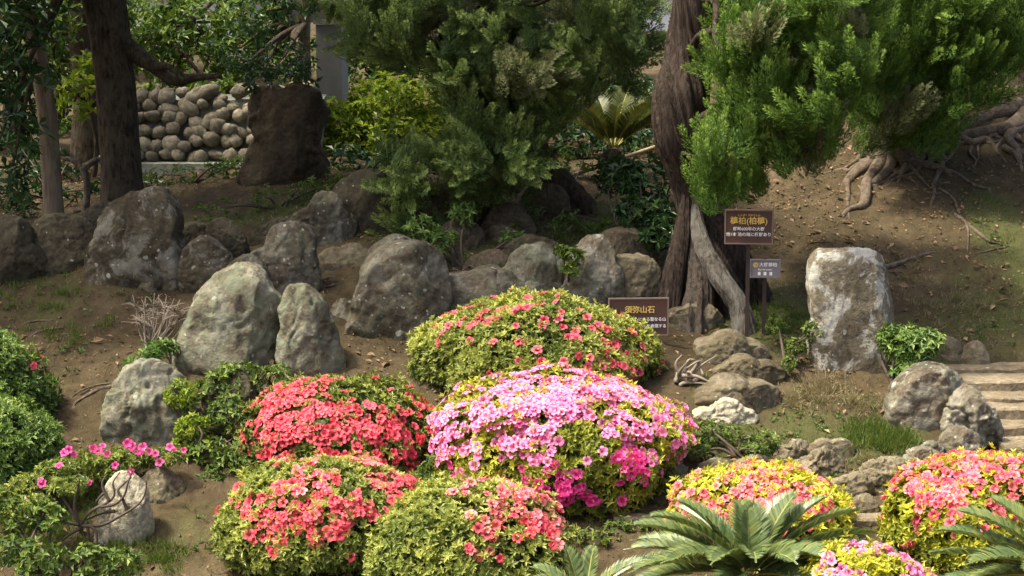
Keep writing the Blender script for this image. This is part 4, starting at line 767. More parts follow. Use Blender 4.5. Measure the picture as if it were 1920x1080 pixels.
azalea('rounded green azalea with scattered rose blossoms directly below the upright stones', 772, 1236, 552, 760, 15.9, 'az_green', [('rose', 140, [(960, 600, 60, 1.2), (900, 615, 30, 2), (840, 640, 30, 1), (1100, 680, 50, 2.2), (1060, 600, 80, .7), (1180, 700, 70, 1), (1000, 640, 120, .35), (1150, 620, 60, .5), (950, 565, 40, .7), (1240, 680, 40, .8), (840, 600, 30, .8)])], 1, newg=.5, ex=1.76)
azalea('mushroom-shaped azalea thickly capped in pink blossoms with dark lower leaves', 802, 1292, 706, 1010, 14.55, 'az_mix', [('pink', 1600, [(1100, 735, 90, 2.2), (1180, 760, 80, 2), (1010, 745, 60, 2.2), (1250, 810, 45, 1.6), (830, 830, 35, 2.6), (900, 790, 60, 1.6), (1010, 800, 60, .9), (1275, 840, 25, 1.2), (960, 830, 60, .5), (870, 800, 40, 1)]), ('magenta', 130, [(1060, 930, 38, 2.2), (1010, 925, 32, 2), (1145, 960, 22, 2), (1185, 870, 24, 1.5), (1190, 855, 20, 1), (945, 905, 18, 1.2), (860, 905, 25, .8), (1130, 1015, 20, 1.6), (1100, 960, 20, .8), (1175, 975, 20, 1), (1170, 890, 14, 1)])], 2, newg=.75, eq=.52, over=-.8, lump=.2, foot=.95)
azalea('densely coral-red azalea between creeping vine and the pink capped azalea', 455, 836, 716, 935, 14.9, 'az_dark', [('coral', 620, [(520, 770, 55, 2), (560, 740, 50, 2), (640, 810, 70, 1.6), (500, 840, 40, 1.3), (700, 810, 60, 1.4), (770, 800, 50, 1), (500, 890, 25, 1.4), (580, 830, 60, 1.2), (620, 860, 40, 1), (760, 850, 40, .5)])], 3, newg=.25, lump=.17)
azalea('broad coral-flecked azalea below the coral-red one', 398, 815, 864, 1110, 13.65, 'az_green', [('coralpink', 110, [(640, 890, 80, 1), (760, 930, 40, 1), (700, 900, 60, 1), (560, 910, 40, .8)]), ('coral', 230, [(540, 975, 30, 1.8), (520, 1000, 24, 1.6), (620, 925, 40, 1.6), (690, 960, 26, 2), (560, 940, 50, 1), (740, 930, 40, 1), (470, 940, 30, .5), (610, 1000, 24, .6), (655, 1045, 14, .5), (570, 985, 40, .7)])], 4, newg=.5)
azalea('green azalea with a coral-flecked crown overlapping the pink one', 682, 1078, 908, 1120, 13.05, 'az_green', [('coralpink', 190, [(1000, 930, 70, 1.4), (930, 930, 50, .9), (1040, 960, 40, 1.2), (960, 1000, 60, .8), (880, 930, 40, .4)]), ('coral', 70, [(985, 985, 40, 1.4), (940, 1015, 30, 1.3), (870, 1010, 30, .5), (1010, 1000, 30, .8), (930, 1035, 16, .6)])], 5, newg=.55)
azalea('yellow-leaved azalea with salmon blossoms behind the big sago fronds', 1252, 1605, 876, 1080, 13.6, 'az_yellow', [('coralpink', 360, [(1400, 930, 80, 1.3), (1320, 960, 50, 1.1), (1480, 915, 60, .9), (1420, 980, 60, 1), (1520, 940, 40, .6), (1340, 1000, 50, .8)]), ('rose', 25, [(1380, 1000, 50, 1), (1500, 970, 30, .8), (1540, 960, 30, .8)])], 6, newg=.8)
azalea('large coral-topped azalea in front of the stone steps', 1655, 2060, 858, 1090, 13.5, 'az_yellow', [('coralpink', 190, [(1800, 895, 90, 1.4), (1890, 890, 70, 1.4), (1740, 920, 40, 1)]), ('rose', 190, [(1780, 900, 60, 1), (1900, 900, 50, 1.2), (1830, 925, 80, .8), (1880, 980, 30, .5), (1800, 940, 30, .6), (1690, 930, 20, .3), (1700, 1020, 10, .5), (1850, 960, 30, .4)])], 7, newg=.5)
azalea('low pink-carpeted azalea beneath the big sago fronds', 1480, 1785, 1028, 1160, 11.75, 'az_yellow', [('pink', 600, None)], 8, newg=.5)
azalea('plain green azalea with only a few red blossoms', -190, 98, 612, 790, 15.2, 'leaf_shrub', [('rose', 4, [(14, 720, 8, 1), (66, 677, 5, .6), (4, 722, 8, 1)])], 9, newg=.3, L=.055, lump=.22)
azalea('dense green azalea without blossoms below the plain green one', -190, 108, 740, 900, 14.5, 'leaf_shrub', [], 10, newg=.3, L=.055, lump=.22)

# open-branched azalea on the left
ob = hit(150, 1030); oa = root('azalea_bush', ob, 'open-branched azalea with flat leafy top and bare curving limbs before the pale granite stone', 'azalea', 'azalea bushes on the slope')
OY = ob[1] + .15; pads = [pb(110, 880, OY + .3, 40), pb(180, 865, OY + .5, 45), pb(250, 855, OY + .6, 42), pb(310, 855, OY + .55, 34), pb(210, 885, OY + .45, 34), pb(60, 905, OY + .2, 40), pb(20, 925, OY + .1, 36), pb(130, 910, OY - .15, 34), pb(0, 960, OY - .1, 30), pb(70, 940, OY - .2, 28)]
pads = [(c, r * np.array([1.15, 1.1, .55])) for c, r in pads]
V, F, T = blob_leaves(pads, 620, .045, .017, 77, k=6, mn=.3); part('foliage', V, F, M['az_green'], oa, tone=T, kind='stuff')
J = at(150, 985, OY); rngo = random.Random(3)
V, F = tube([ob + np.array([0, .02, -.05]), at(152, 1010, OY), J], [.03, .028, .024], 8, 12, lump=.2); part('stem', V, F, M['twig'], oa, True)
LIMBS = [[(150, 985), (190, 985), (230, 965), (260, 945), (272, 925), (275, 900)], [(150, 985), (170, 960), (205, 940), (215, 925), (212, 905), (225, 885)], [(190, 950), (215, 945), (232, 930), (240, 905), (250, 880)], [(205, 940), (195, 920), (192, 905), (200, 890)], [(240, 960), (230, 935), (222, 920), (235, 905), (247, 895)], [(150, 985), (140, 950), (145, 920), (150, 895)], [(150, 985), (115, 975), (90, 955), (70, 945)], [(145, 975), (125, 945), (105, 915)], [(150, 985), (175, 990), (182, 1010), (180, 1035), (200, 1055)], [(150, 990), (120, 1010), (100, 1040)], [(215, 958), (190, 962), (160, 975)], [(165, 990), (167, 1015), (166, 1045)], [(195, 925), (185, 935), (175, 950)]]
for k, l in enumerate(LIMBS):
    n = len(l); yo = rngo.uniform(-.1, .1); V, F = tube([at(a, b, OY - .22 + yo * q / n) for q, (a, b) in enumerate(l)], [.014 - .009 * q / (n - 1) for q in range(n)], 7, n * 6, lump=.35, seed=k); part('limb', V, F, M['twig'], oa, True)
fl = [(122, 850), (130, 845), (138, 852), (175, 842), (184, 848), (193, 838), (202, 852), (240, 832), (246, 838), (258, 845), (268, 840), (280, 848), (292, 852), (320, 840), (326, 846), (345, 845), (300, 868), (244, 885), (217, 873), (77, 902), (80, 908), (170, 906), (46, 940), (112, 876), (265, 850)]
rngf = np.random.default_rng(5)
FP = np.array([at(a, b, OY - .12 + .38 * (b < 870)) for a, b in fl]); put_blossoms(oa, FP, np.tile([0, -.6, .6], (len(fl), 1)), 'magenta', rngf, .95)

# ------------------------------------------------------------------ sago palms
def frond(parent, C, az, el, Ln, curve, rng, mat, n=95, wl=.15, roll=0, name='frond', vee=.55, rr=.008):
    s = np.linspace(0, 1, 24); e = el - curve * s ** 1.4; ds = Ln / 23; h = np.r_[0, np.cumsum(np.cos(e[:-1]) * ds)]; z = np.r_[0, np.cumsum(np.sin(e[:-1]) * ds)]
    D = np.array([math.sin(az), math.cos(az), 0]); P = C + h[:, None] * D + z[:, None] * np.array([0, 0, 1.])
    T = nrm(np.gradient(P, axis=0)); S = nrm(np.cross(T, np.array([0, 0, 1.]) + .001)); U = np.cross(S, T)
    S, U = S * math.cos(roll) + U * math.sin(roll), U * math.cos(roll) - S * math.sin(roll)
    V, F = tube(P[::3], [rr * (1 - .75 * k / 7) for k in range(8)], 6, 20); o = part(name, V, F, M['rachis'], parent, True)
    t = np.linspace(.1, .995, n); Pi = np.stack([np.interp(t, s, P[:, k]) for k in range(3)], -1); Ti = np.stack([np.interp(t, s, T[:, k]) for k in range(3)], -1); Si = np.stack([np.interp(t, s, S[:, k]) for k in range(3)], -1); Ui = np.stack([np.interp(t, s, U[:, k]) for k in range(3)], -1)
    VV = []; FF = []; nb = 0; tone = []
    for sd in (-1, 1):
        L = wl * np.sin(np.clip(t * 1.02 + .06, 0, 1) * math.pi) ** .55 * rng.uniform(.9, 1.1, n) + .012; d = nrm(Si * sd * .85 + Ti * (.45 + .7 * t[:, None]) + Ui * vee + rng.normal(0, .05, (n, 3))); w = np.full(n, .0062) * (1.25 - .4 * t)
        wd = nrm(Ti - (Ti * d).sum(1)[:, None] * d); dr = nrm(d - Ui * .35)
        a0, a1 = Pi - wd * w[:, None] * .8, Pi + wd * w[:, None] * .8; m = Pi + d * L[:, None] * .55; b0, b1 = m - wd * w[:, None], m + wd * w[:, None]; tip = m + dr * L[:, None] * .45
        VV.append(np.stack([a0, a1, b1, b0, tip], 1).reshape(-1, 3)); b = np.arange(n)[:, None] * 5 + nb; FF += [b + [0, 1, 2], b + [0, 2, 3], b + [3, 2, 4]]; nb += n * 5; tone.append(np.repeat(np.clip(rng.normal(.12, .18, n), 0, 1), 5))
    part('leaflets', np.concatenate(VV), np.concatenate(FF), M[mat], o, tone=np.concatenate(tone), kind='stuff')
def sago(label, px, py, Y, fr, seed, mat='frond', trunk_r=.14, wl=.17, name='sago_palm', n=95):
    rng = np.random.default_rng(seed); C = at(px, py, Y); g = g1(C[0], C[1]); rt_ = root(name, (C[0], C[1], g), label, 'palm')
    V, F = tube([np.array([C[0], C[1], g - .1]), np.array([C[0], C[1], (g + C[2]) / 2]), C + np.array([0, 0, -.02])], [trunk_r, trunk_r * 1.1, trunk_r * .5], 26, 30, groove=.25, gf=5, gs=18, seed=seed); part('trunk', V, F, M['bark_dark'], rt_)
    for az, el, Ln, cu in fr:
        frond(rt_, C + np.array([math.sin(math.radians(az)) * .04, math.cos(math.radians(az)) * .04, 0]), math.radians(az), math.radians(el), Ln, math.radians(cu), rng, mat, n, wl, rng.normal(0, .15))
rg = random.Random(2)
fr = [(a_, e_, l_ * .92, c_) for a_, e_, l_, c_ in [(-88, 38, 1.0, 40), (-80, 22, .95, 35), (-95, 52, .95, 55), (-70, 58, .8, 40), (-30, 80, .52, 15), (-10, 84, .5, 10), (12, 82, .55, 12), (60, 68, .72, 30), (70, 55, .85, 35), (82, 46, 1.0, 45), (88, 34, 1.05, 45), (95, 24, 1.15, 40), (100, 12, 1.1, 30), (115, 30, 1.0, 45), (135, 42, .8, 60), (160, 48, .75, 65), (185, 52, .75, 70), (210, 44, .8, 60), (235, 35, .9, 50), (250, 22, 1.0, 40), (-105, 10, .95, 30), (150, 20, .8, 45), (205, 18, .8, 40), (120, 10, 1.0, 35), (40, 45, .85, 45), (-45, 45, .85, 45), (0, 50, .8, 50), (75, 18, 1.1, 35), (-60, 20, 1.0, 35)]]
sago('sago palm with wide blue-green fronds rising before the yellow-leaved azalea', 1408, 1075, 12.15, fr, 1)
fr2 = [(-80, 30, 1.0, 30), (-88, 20, 1.05, 28), (-75, 44, .95, 40), (-95, 8, 1.0, 25), (-60, 55, .8, 35), (-20, 75, .7, 30), (40, 60, .8, 40), (90, 35, .9, 45), (130, 35, .8, 45), (180, 40, .7, 55), (220, 35, .8, 50), (-110, 30, .9, 45), (250, 15, .95, 35)]
sago('sago palm reaching in over the coral-topped azalea', 2010, 1085, 12.2, fr2, 2)
fr3 = [(-50, 75, .36, 15), (30, 78, .36, 15), (100, 50, .5, 35), (80, 36, .75, 30), (-80, 45, .4, 40), (170, 50, .4, 50), (230, 45, .4, 45), (-110, 40, .4, 40), (92, 22, .8, 25)]
sago('small young sago palm at the foot of the pink capped azalea', 1095, 1118, 12.25, fr3, 3, wl=.1, n=40, trunk_r=.08)
bgf = [(a_, e_ - 8, l_ * 1.25, c_ * .8) for a_, e_, l_, c_ in [(-80, 60, 1.0, 75), (-60, 70, 1.0, 80), (60, 65, 1.0, 80), (85, 60, 1.05, 90), (100, 50, .9, 80), (180, 65, .9, 90), (150, 60, 1.0, 90), (210, 60, 1.0, 90), (-100, 50, 1.0, 85), (20, 70, 1.0, 70), (-20, 70, 1.0, 70), (120, 70, 1.0, 95), (240, 70, 1.0, 95)]]
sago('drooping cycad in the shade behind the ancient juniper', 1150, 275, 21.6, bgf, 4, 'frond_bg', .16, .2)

# ------------------------------------------------------------------ signs
FONT = None
def text_part(name, s, size, mat, parent, loc, rotz, align='CENTER', sq=1.0):
    cu = bpy.data.curves.new(name, 'FONT'); cu.body = s; cu.size = size; cu.align_x = align; cu.align_y = 'CENTER'; cu.extrude = .0008; cu.offset = size * .012
    tmp = bpy.data.objects.new(name + '_tmp', cu); col.objects.link(tmp); dg = bpy.context.evaluated_depsgraph_get(); me = bpy.data.meshes.new_from_object(tmp.evaluated_get(dg)); bpy.data.objects.remove(tmp)
    if len(me.vertices) == 0: return None
    me.materials.clear(); me.materials.append(M[mat]); o = bpy.data.objects.new(name, me); col.objects.link(o); o.parent = parent; o.location = loc; o.rotation_euler = (math.pi / 2, 0, rotz); o.scale = (sq, 1, 1); return o
def sign(label, x0, x1, y0, y1, Y, foot, rotz, board, rim, texts, seed, skew=0, posts=(0,)):
    c = at((x0 + x1) / 2, (y0 + y1) / 2, Y); w = (x1 - x0) / ppm(Y); h = (y1 - y0) / ppm(Y); gzv = g1(c[0], Y + .04)
    rt_ = root('signboard', (c[0], Y, gzv), label, 'sign'); rt_.rotation_euler = (0, 0, rotz); b = np.zeros(3)
    def loc(name, V, F, mat, par=rt_):
        o = bpy.data.objects.new(name, mesh(name, V, F)); col.objects.link(o); o.data.materials.append(mat); o.parent = par; return o
    zc = c[2] - gzv; r = .012
    loc('board', *boxV(-w / 2 + r, w / 2 - r, -.006, .012, zc - h / 2 + r, zc + h / 2 - r), M[board])
    loc('frame', *cat([boxV(-w / 2, -w / 2 + r, -.012, .016, zc - h / 2, zc + h / 2), boxV(w / 2 - r, w / 2, -.012, .016, zc - h / 2, zc + h / 2), boxV(-w / 2 + r, w / 2 - r, -.012, .016, zc + h / 2 - r, zc + h / 2), boxV(-w / 2 + r, w / 2 - r, -.012, .016, zc - h / 2, zc - h / 2 + r)]), M[rim])
    for pxo in posts: loc('post', *boxV(pxo - .018, pxo + .018, .017, .05, -.25, zc + h / 2 + .015), M['post_dark'])
    for (nm, s, fx, fz, sz, mt) in texts: text_part(nm, s, sz * h, mt, rt_, (fx * w, -.0085, zc + fz * h), 0)
    return rt_, zc, w, h
sign('brown signboard with gold heading half hidden behind the rose-flowered azalea', 1140, 1254, 558, 630, 16.35, 0, .06, 'sign_brown', 'sign_rim', [('heading', '須弥山石', .02, .18, .2, 'gold'), ('text_line', '世界の中心にある聖なる山', .06, -.07, .105, 'white_print'), ('text_line', '石組で須弥山を表現する', .1, -.25, .105, 'white_print')], 1)
sign('brown signboard with gold heading on a dark post before the ancient juniper', 1359, 1449, 393, 458, 16.6, 0, -.1, 'sign_brown', 'sign_rim', [('heading', '槙柏(柏槙)', 0, .17, .23, 'gold'), ('reading_aid', 'しんぱく びゃくしん', 0, .34, .07, 'gold'), ('text_line', '樹齢600年の大樹', 0, -.06, .12, 'white_print'), ('text_line', '他1本 池の端に植樹あり', 0, -.22, .12, 'white_print')], 2)
r3_, zc, w, h = sign('small grey signboard with white lettering and three pale squares', 1406, 1463, 486, 521, 16.75, 0, -.08, 'sign_grey', 'sign_grey', [('heading', '大樹槙柏', .1, .2, .24, 'white_print'), ('text_line', 'Big tree juniper', 0, -.05, .12, 'white_print')], 3)
ang = np.linspace(0, 6.283, 20, endpoint=False); R_ = h * .14; Vd = np.array([(math.cos(a) * R_ - .31 * w, -.008, zc + .2 * h + math.sin(a) * R_) for a in ang] + [(-.31 * w, -.008, zc + .2 * h)]); Fd = np.array([(k, (k + 1) % 20, 20) for k in range(20)])
o = bpy.data.objects.new('number_disc', mesh('number_disc', Vd, Fd)); col.objects.link(o); o.data.materials.append(M['gold']); o.parent = r3_
text_part('number', '14', .16 * h, 'sign_grey', r3_, (-.31 * w, -.0095, zc + .2 * h), 0)
for k in range(3):
    V, F = boxV(-.19 * w + k * .19 * w - .045 * w, -.19 * w + k * .19 * w + .045 * w, -.0085, -.007, zc - .36 * h, zc - .18 * h); o = bpy.data.objects.new('square_mark', mesh('square_mark', V, F)); col.objects.link(o); o.data.materials.append(M['white_print']); o.parent = r3_

# ------------------------------------------------------------------ cobblestone wall, fence, far buildings
wb = hit(375, 300); WY = 22.6
cwb = at(375, 345, WY); cw = root('cobblestone_wall', cwb, 'low wall of rounded pale cobblestones on a concrete footing behind the thick trunk', 'wall')
def cobble(seed):
    rng = np.random.default_rng(seed); th = np.linspace(0, 2 * math.pi, 14, endpoint=False); ph = np.linspace(0, math.pi, 8); TH, PH = np.meshgrid(th, ph); d = np.stack([np.cos(TH) * np.sin(PH), np.sin(TH) * np.sin(PH), np.cos(PH)], -1).reshape(-1, 3)
    V = d * np.array([.13, .11, .105]) * (1 + .32 * fbm(d * 1.6 + seed * 7, 2))[:, None]; i = np.arange(7)[:, None] * 14; j = np.arange(14)[None]; j2 = (j + 1) % 14
    me = mesh('cobblestone', V, np.stack([i + j, i + 14 + j, i + 14 + j2, i + j2], -1).reshape(-1, 4), True); me.materials.append(M['cobble']); return me
CB = [cobble(k) for k in range(6)]; rw = random.Random(5)
for row in range(6):
    for k in range(15):
        px = 200 + k * 26 + (13 if row % 2 else 0) + rw.uniform(-8, 8); py = 292 - row * 22 + rw.uniform(-7, 7) - (px - 215) * .02
        o = bpy.data.objects.new('cobblestone', rw.choice(CB)); col.objects.link(o); o.parent = cw; o.location = at(px, py, WY + rw.uniform(-.03, .03) + row * .07) - cwb; s = rw.uniform(.74, 1.1); o.scale = (s * rw.uniform(.85, 1.2), s, s * rw.uniform(.75, 1.1)); o.rotation_euler = (rw.uniform(-.3, .3), rw.uniform(-.7, .7), rw.uniform(0, 6.28))
a_, b_ = at(205, 300, WY), at(600, 300, WY)
V, F = boxV(a_[0], b_[0], WY + .06, WY + 1.0, at(300, 340, WY)[2] - .4, at(300, 190, WY)[2]); V[[3, 7], 2] += .05; V[[1, 5], 1] += .3; part('mortar_backing', V, F, M['concrete'], cw)
V, F = boxV(a_[0], b_[0], WY - .35, WY + .5, at(300, 350, WY)[2] - .5, at(300, 303, WY)[2]); part('footing', V, F, M['concrete'], cw)
V, F = boxV(at(250, 350, 23)[0], at(480, 350, 23)[0], 21.5, 21.9, at(300, 370, 21.5)[2] - .4, at(300, 342, 21.5)[2]); solo('kerb_stone', V, F, M['concrete'], V.mean(0), 'long pale concrete kerb in front of the cobblestone wall', 'kerb', smooth=False)
# wooden rail fence
fb = hit(1025, 392); fn = root('rail_fence', fb, 'low bamboo rail fence rising behind the short leaning trunk', 'fence')
A_, B_ = at(880, 398, 20.6), at(1262, 264, 22.6); V, F = tube([A_, A_ * .5 + B_ * .5 + np.array([0, 0, .01]), B_], [.028, .026, .024], 10, 30); part('rail', V, F, M['bamboo'], fn, True)
for k, f in enumerate((.1, .38, .66, .95)):
    P = A_ * (1 - f) + B_ * f; V, F = tube([np.array([P[0], P[1], g1(P[0], P[1]) - .2]), P + np.array([0, 0, .06])], [.03, .03], 8, 4); part('post', V, F, M['post_dark'], fn, True)
# far buildings glimpsed through the trees
def house(label, x0, x1, ytop, Y, wall, roofm, wins, seed, depth=5, eave=.4):
    a, b = at(x0, ytop, Y), at(x1, ytop, Y); zt = a[2]; g = g1((a[0] + b[0]) / 2, Y) - .3; rt_ = root('house', ((a[0] + b[0]) / 2, Y, g), label, 'building')
    part('wall', *boxV(a[0], b[0], Y, Y + depth, g, zt), M[wall], rt_); ro = boxV(a[0] - eave, b[0] + eave, Y - eave, Y + depth + eave, zt + .003, zt + .06 + .3 * eave)[0]; ro[[1, 5], 1] += .0; V, F = ro, boxV(0, 1, 0, 1, 0, 1)[1]; part('roof', V, F, M[roofm], rt_)
    for k in range(wins):
        cx = a[0] + (b[0] - a[0]) * (k + .5) / wins; w = part('window', *cat([boxV(cx - .5, cx - .44, Y - .05, Y - .003, g + 1.0, g + 2.2), boxV(cx + .44, cx + .5, Y - .05, Y - .003, g + 1.0, g + 2.2), boxV(cx - .44, cx + .44, Y - .05, Y - .003, g + 2.14, g + 2.2), boxV(cx - .44, cx + .44, Y - .05, Y - .003, g + 1.0, g + 1.06)]), M['post_dark'], rt_); part('pane', *boxV(cx - .44, cx + .44, Y - .02, Y - .004, g + 1.06, g + 2.14), M['dark_glass'], w)
house('white building glimpsed through leaves beside the ancient juniper trunk', 1130, 1330, -20, 40, 'white_wall', 'roof', 2, 1)
house('white house glimpsed above the leafy tree and cobblestone wall', 230, 430, -10, 38, 'white_wall', 'roof', 3, 2)
house('plain grey hut wall glimpsed between tan trunk and juniper foliage', 592, 640, 46, 23.9, 'grey_wall', 'grey_wall', 0, 3, depth=.9, eave=.03)
tpb = at(965, 100, 34); V, F = boxV(tpb[0] - .35, tpb[0] + .35, 33.9, 34.3, g1(tpb[0], 34), at(965, 78, 34)[2]); solo('blue_tarp', V, F, M['blue'], (tpb[0], 34, g1(tpb[0], 34)), 'patch of blue tank glimpsed through dark juniper foliage', 'tarp', smooth=False)  # plain blue box standing for a tarp sheet glimpsed between the trees

# ------------------------------------------------------------------ ground details
rng = np.random.default_rng(42)
def scatter(n, x0, x1, y0, y1, wfun):
    x = rng.uniform(x0, x1, n); y = rng.uniform(y0, y1, n); k = rng.random(n) < wfun(x, y); x, y = x[k], y[k]; return x, y, gz(x, y)
def vis(x, y): return (np.abs(x) < y * .30 + .3)
# leaf litter
def wl_(x, y):
    q = np.c_[x, y, x * 0]; base = np.clip(fbm(q * 1.3 + 40, 3) * 1.4 + .15, 0.02, 1) * .5
    for px, py, r, s in [(1500, 400, 110, 1), (1560, 440, 90, 1), (1640, 480, 120, .8), (1340, 650, 70, .9), (90, 380, 110, .7), (600, 350, 80, .6), (1550, 720, 100, .5), (1720, 420, 170, .55), (1840, 520, 150, .45), (1420, 700, 80, .5), (250, 620, 120, .35)]:
        P = hit(px, py); base = np.maximum(base, s * np.exp(-((x - P[0]) ** 2 + ((y - P[1]) * .7) ** 2) / (r / ppm(P[1])) ** 2))
    return base * vis(x, y)
x, y, z = scatter(46000, -6.5, 6.5, 12.4, 24, wl_)
n = len(x); N = nrm(np.c_[rng.normal(0, .35, n), rng.normal(-.15, .35, n), np.ones(n)]); t_, b_2 = frames(N, rng); s = rng.lognormal(-3.7, .45, n)
V, F = leaves(np.c_[x, y, z + .022 + .01 * rng.random(n)], t_, N, s * 1.5, s * .75, .2, -.1); setting('leaf_litter', V, F, M['litter'], 'stuff', False, 'scattered dry brown fallen leaves on the slope', 'leaf litter')
# grass in the mossy patches
x, y, z = scatter(60000, -6.5, 6.5, 12.4, 23, lambda x, y: np.clip(moss_at(x, y) * 1.1 - .22, 0, 1) * np.clip(fbm(np.c_[x, y, x * 0] * 2.7, 3) * 1.6 + .35, 0, 1) * vis(x, y))
n = len(x); k = 4; P = np.repeat(np.c_[x, y, z + .005], k, 0) + rng.normal(0, .015, (n * k, 3)) * [1, 1, .3]; D = nrm(rng.normal(0, .5, (n * k, 3)) + [0, 0, 1]); Nn = nrm(rng.normal(size=(n * k, 3))); hgt = rng.uniform(.025, .075, n * k)
for px, py, r, m in [(1640, 825, 50, 300), (1680, 840, 40, 200), (1460, 605, 60, 260), (1530, 615, 30, 120), (1290, 578, 30, 120), (380, 445, 40, 160), (300, 1050, 60, 160), (1120, 435, 70, 260), (1580, 845, 40, 120), (930, 515, 25, 80), (640, 345, 50, 120), (60, 1000, 80, 320), (150, 950, 90, 240), (220, 1050, 60, 160), (100, 640, 70, 80), (60, 560, 70, 100)]:
    Pc = np.array([hit(px + rng.normal(0, r * .6), py + rng.normal(0, r * .25)) for _ in range(m // 10)]); Pc = np.repeat(Pc, 34, 0) + rng.normal(0, .035, (len(Pc) * 34, 3)) * [1, 1, .15]
    P = np.vstack([P, Pc]); D = np.vstack([D, nrm(rng.normal(0, .45, Pc.shape) + [0, -.2, 1])]); hgt = np.r_[hgt, rng.uniform(.05, .13, len(Pc))]
V, F = leaves(P, D, nrm(rng.normal(size=P.shape)), hgt, .008, .05, .1, .3); setting('grass', V, F, M['grass'], 'stuff', False, 'short green grass and moss tufts in patches on the slope', 'grass')
x, y, z = scatter(70000, -6.5, 6.5, 12.4, 23, lambda x, y: np.clip(fbm(np.c_[x, y, x * 0] * 1.7 + 70, 3) * 1.5 - .05, 0, 1) * .6 * vis(x, y))
n = len(x); k = 3; P = np.repeat(np.c_[x, y, z + .004], k, 0) + rng.normal(0, .012, (n * k, 3)) * [1, 1, .3]; D = nrm(rng.normal(0, .9, (n * k, 3)) + [0, 0, .7]); hgt = rng.uniform(.02, .06, n * k)
for px, py, r, m in [(1550, 735, 45, 260), (1500, 760, 40, 150), (1600, 770, 40, 120), (1300, 930, 30, 80), (1450, 900, 40, 120), (1850, 560, 60, 160), (1780, 600, 50, 140), (1700, 540, 60, 120), (1640, 870, 40, 100), (480, 930, 40, 60)]:
    Pc = np.array([hit(px + rng.normal(0, r * .6), py + rng.normal(0, r * .3)) for _ in range(m // 10)]); Pc = np.repeat(Pc, 30, 0) + rng.normal(0, .03, (len(Pc) * 30, 3)) * [1, 1, .15]
    P = np.vstack([P, Pc]); D = np.vstack([D, nrm(rng.normal(0, .6, Pc.shape) + [0, -.3, .7])]); hgt = np.r_[hgt, rng.uniform(.05, .13, len(Pc))]
V, F = leaves(P, D, nrm(rng.normal(size=P.shape)), hgt, .006, .05, .1, .3); setting('dry_grass', V, F, M['drygrass'], 'stuff', False, 'thin straw-coloured dry grass strewn over the bare soil', 'dry grass')
# pebbles
x, y, z = scatter(9000, -6.5, 6.5, 12.4, 23, lambda x, y: .5 * vis(x, y)); n = len(x)
d8 = np.array([(1, 0, 0), (-1, 0, 0), (0, 1, 0), (0, -1, 0), (0, 0, 1), (0, 0, -1)], float); f8 = np.array([(0, 2, 4), (2, 1, 4), (1, 3, 4), (3, 0, 4), (2, 0, 5), (1, 2, 5), (3, 1, 5), (0, 3, 5)])
s = np.minimum(rng.lognormal(-4.6, .5, n), .02); V = np.c_[x, y, z + .012][:, None] + d8[None] * s[:, None, None] * rng.uniform(.6, 1.3, (n, 6, 3)); F = (np.arange(n)[:, None, None] * 6 + f8[None]).reshape(-1, 3)
setting('gravel', V.reshape(-1, 3), F, M['rock_tan'], 'stuff', False, 'loose crumbs of soil and small stones on the slope', 'gravel')
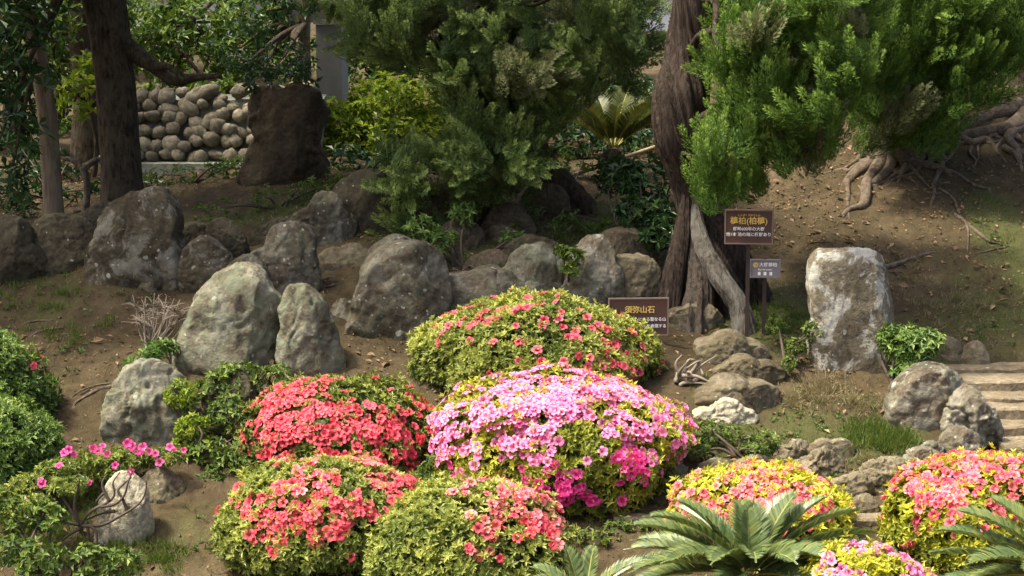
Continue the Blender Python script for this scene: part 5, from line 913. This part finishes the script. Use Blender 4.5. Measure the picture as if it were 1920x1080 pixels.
# small ferns / weeds
wd = []; 
for px, py, r in [(650, 350, 60), (560, 380, 60), (400, 440, 60), (1470, 620, 40), (1560, 800, 80), (1660, 830, 60), (1290, 585, 30), (1400, 610, 50), (60, 540, 80), (120, 660, 60), (380, 1040, 60), (1870, 430, 60), (1830, 640, 50), (1230, 930, 40), (1600, 860, 60), (1480, 790, 50), (1280, 850, 30), (240, 560, 40), (700, 440, 30), (980, 440, 50)]:
    for q in range(10):
        P = hit(px + rng.normal(0, r * .6), py + rng.normal(0, r * .35)); wd.append(P)
wd = np.array(wd); Pn = np.repeat(wd, 3, 0) + rng.normal(0, .03, (len(wd) * 3, 3)) * [1, 1, .2]; V, F = whorls(Pn + [0, 0, .015], nrm(np.tile([0, -.1, 1.], (len(Pn), 1)) + rng.normal(0, .25, Pn.shape)), 6, .035, .012, rng, 20, 75)
setting('weeds', V, F, M['leaf_vine'], 'stuff', False, 'small weeds sprouting across the slope', 'weeds')
# exposed roots on the bare soil, driftwood-like stump roots
for lab, lines in [('pale snaking root crossing the bare soil by the fractured grey rock', [([(225, 730), (190, 735), (160, 748), (138, 765), (134, 800)], .02, .008), ([(228, 725), (180, 728), (140, 745), (110, 770)], .012, .005)]),
                   ('thin roots trailing over the shaded soil near the leafless shrub', [([(120, 620), (70, 630), (40, 645)], .012, .005), ([(100, 608), (60, 612), (20, 620)], .01, .004)]),
                   ('short dry roots beside the leaning brown boulder', [([(590, 535), (620, 525), (650, 520)], .014, .006), ([(600, 545), (640, 535), (655, 515)], .01, .004)]),
                   ('brown root on the slope under the grey-green boulder', [([(335, 690), (338, 660), (330, 640)], .025, .015), ([(310, 660), (330, 650), (350, 620)], .012, .006)]),
                   ('root ridge running down to the tall lichen slab', [([(1660, 505), (1700, 495), (1745, 480), (1790, 470)], .03, .015)]),
                   ('thin roots over the bank above the round-topped stone', [([(1830, 480), (1870, 470), (1905, 455)], .012, .005), ([(1760, 370), (1740, 365), (1720, 360)], .012, .006)])]:
    P0 = hit(*lines[0][0][0]); r_ = root('exposed_root', P0, lab, 'root', 'exposed roots on the bare slope')
    for k, (pts, a, b) in enumerate(lines): root_tube(r_, pts, a, b, k + 3, .012, 'root_strand')
sb = hit(1290, 715); sr = root('dead_stump', sb, 'tangle of dry grey dead roots beside the rose-flowered azalea', 'stump')
rs = random.Random(6)
for k in range(14):
    S = at(rs.uniform(1262, 1300), rs.uniform(700, 730), sb[1] + rs.uniform(-.1, .1)); e = at(rs.uniform(1255, 1345), rs.uniform(665, 740), sb[1] + rs.uniform(-.2, .1)); m = (S + e) / 2 + np.array([rs.gauss(0, .05), 0, rs.gauss(.03, .04)])
    V, F = tube([S, m, e], [.022, .015, .005], 7, 10, lump=.3, seed=k); part('dead_root', V, F, M['twig_pale'], sr, True)
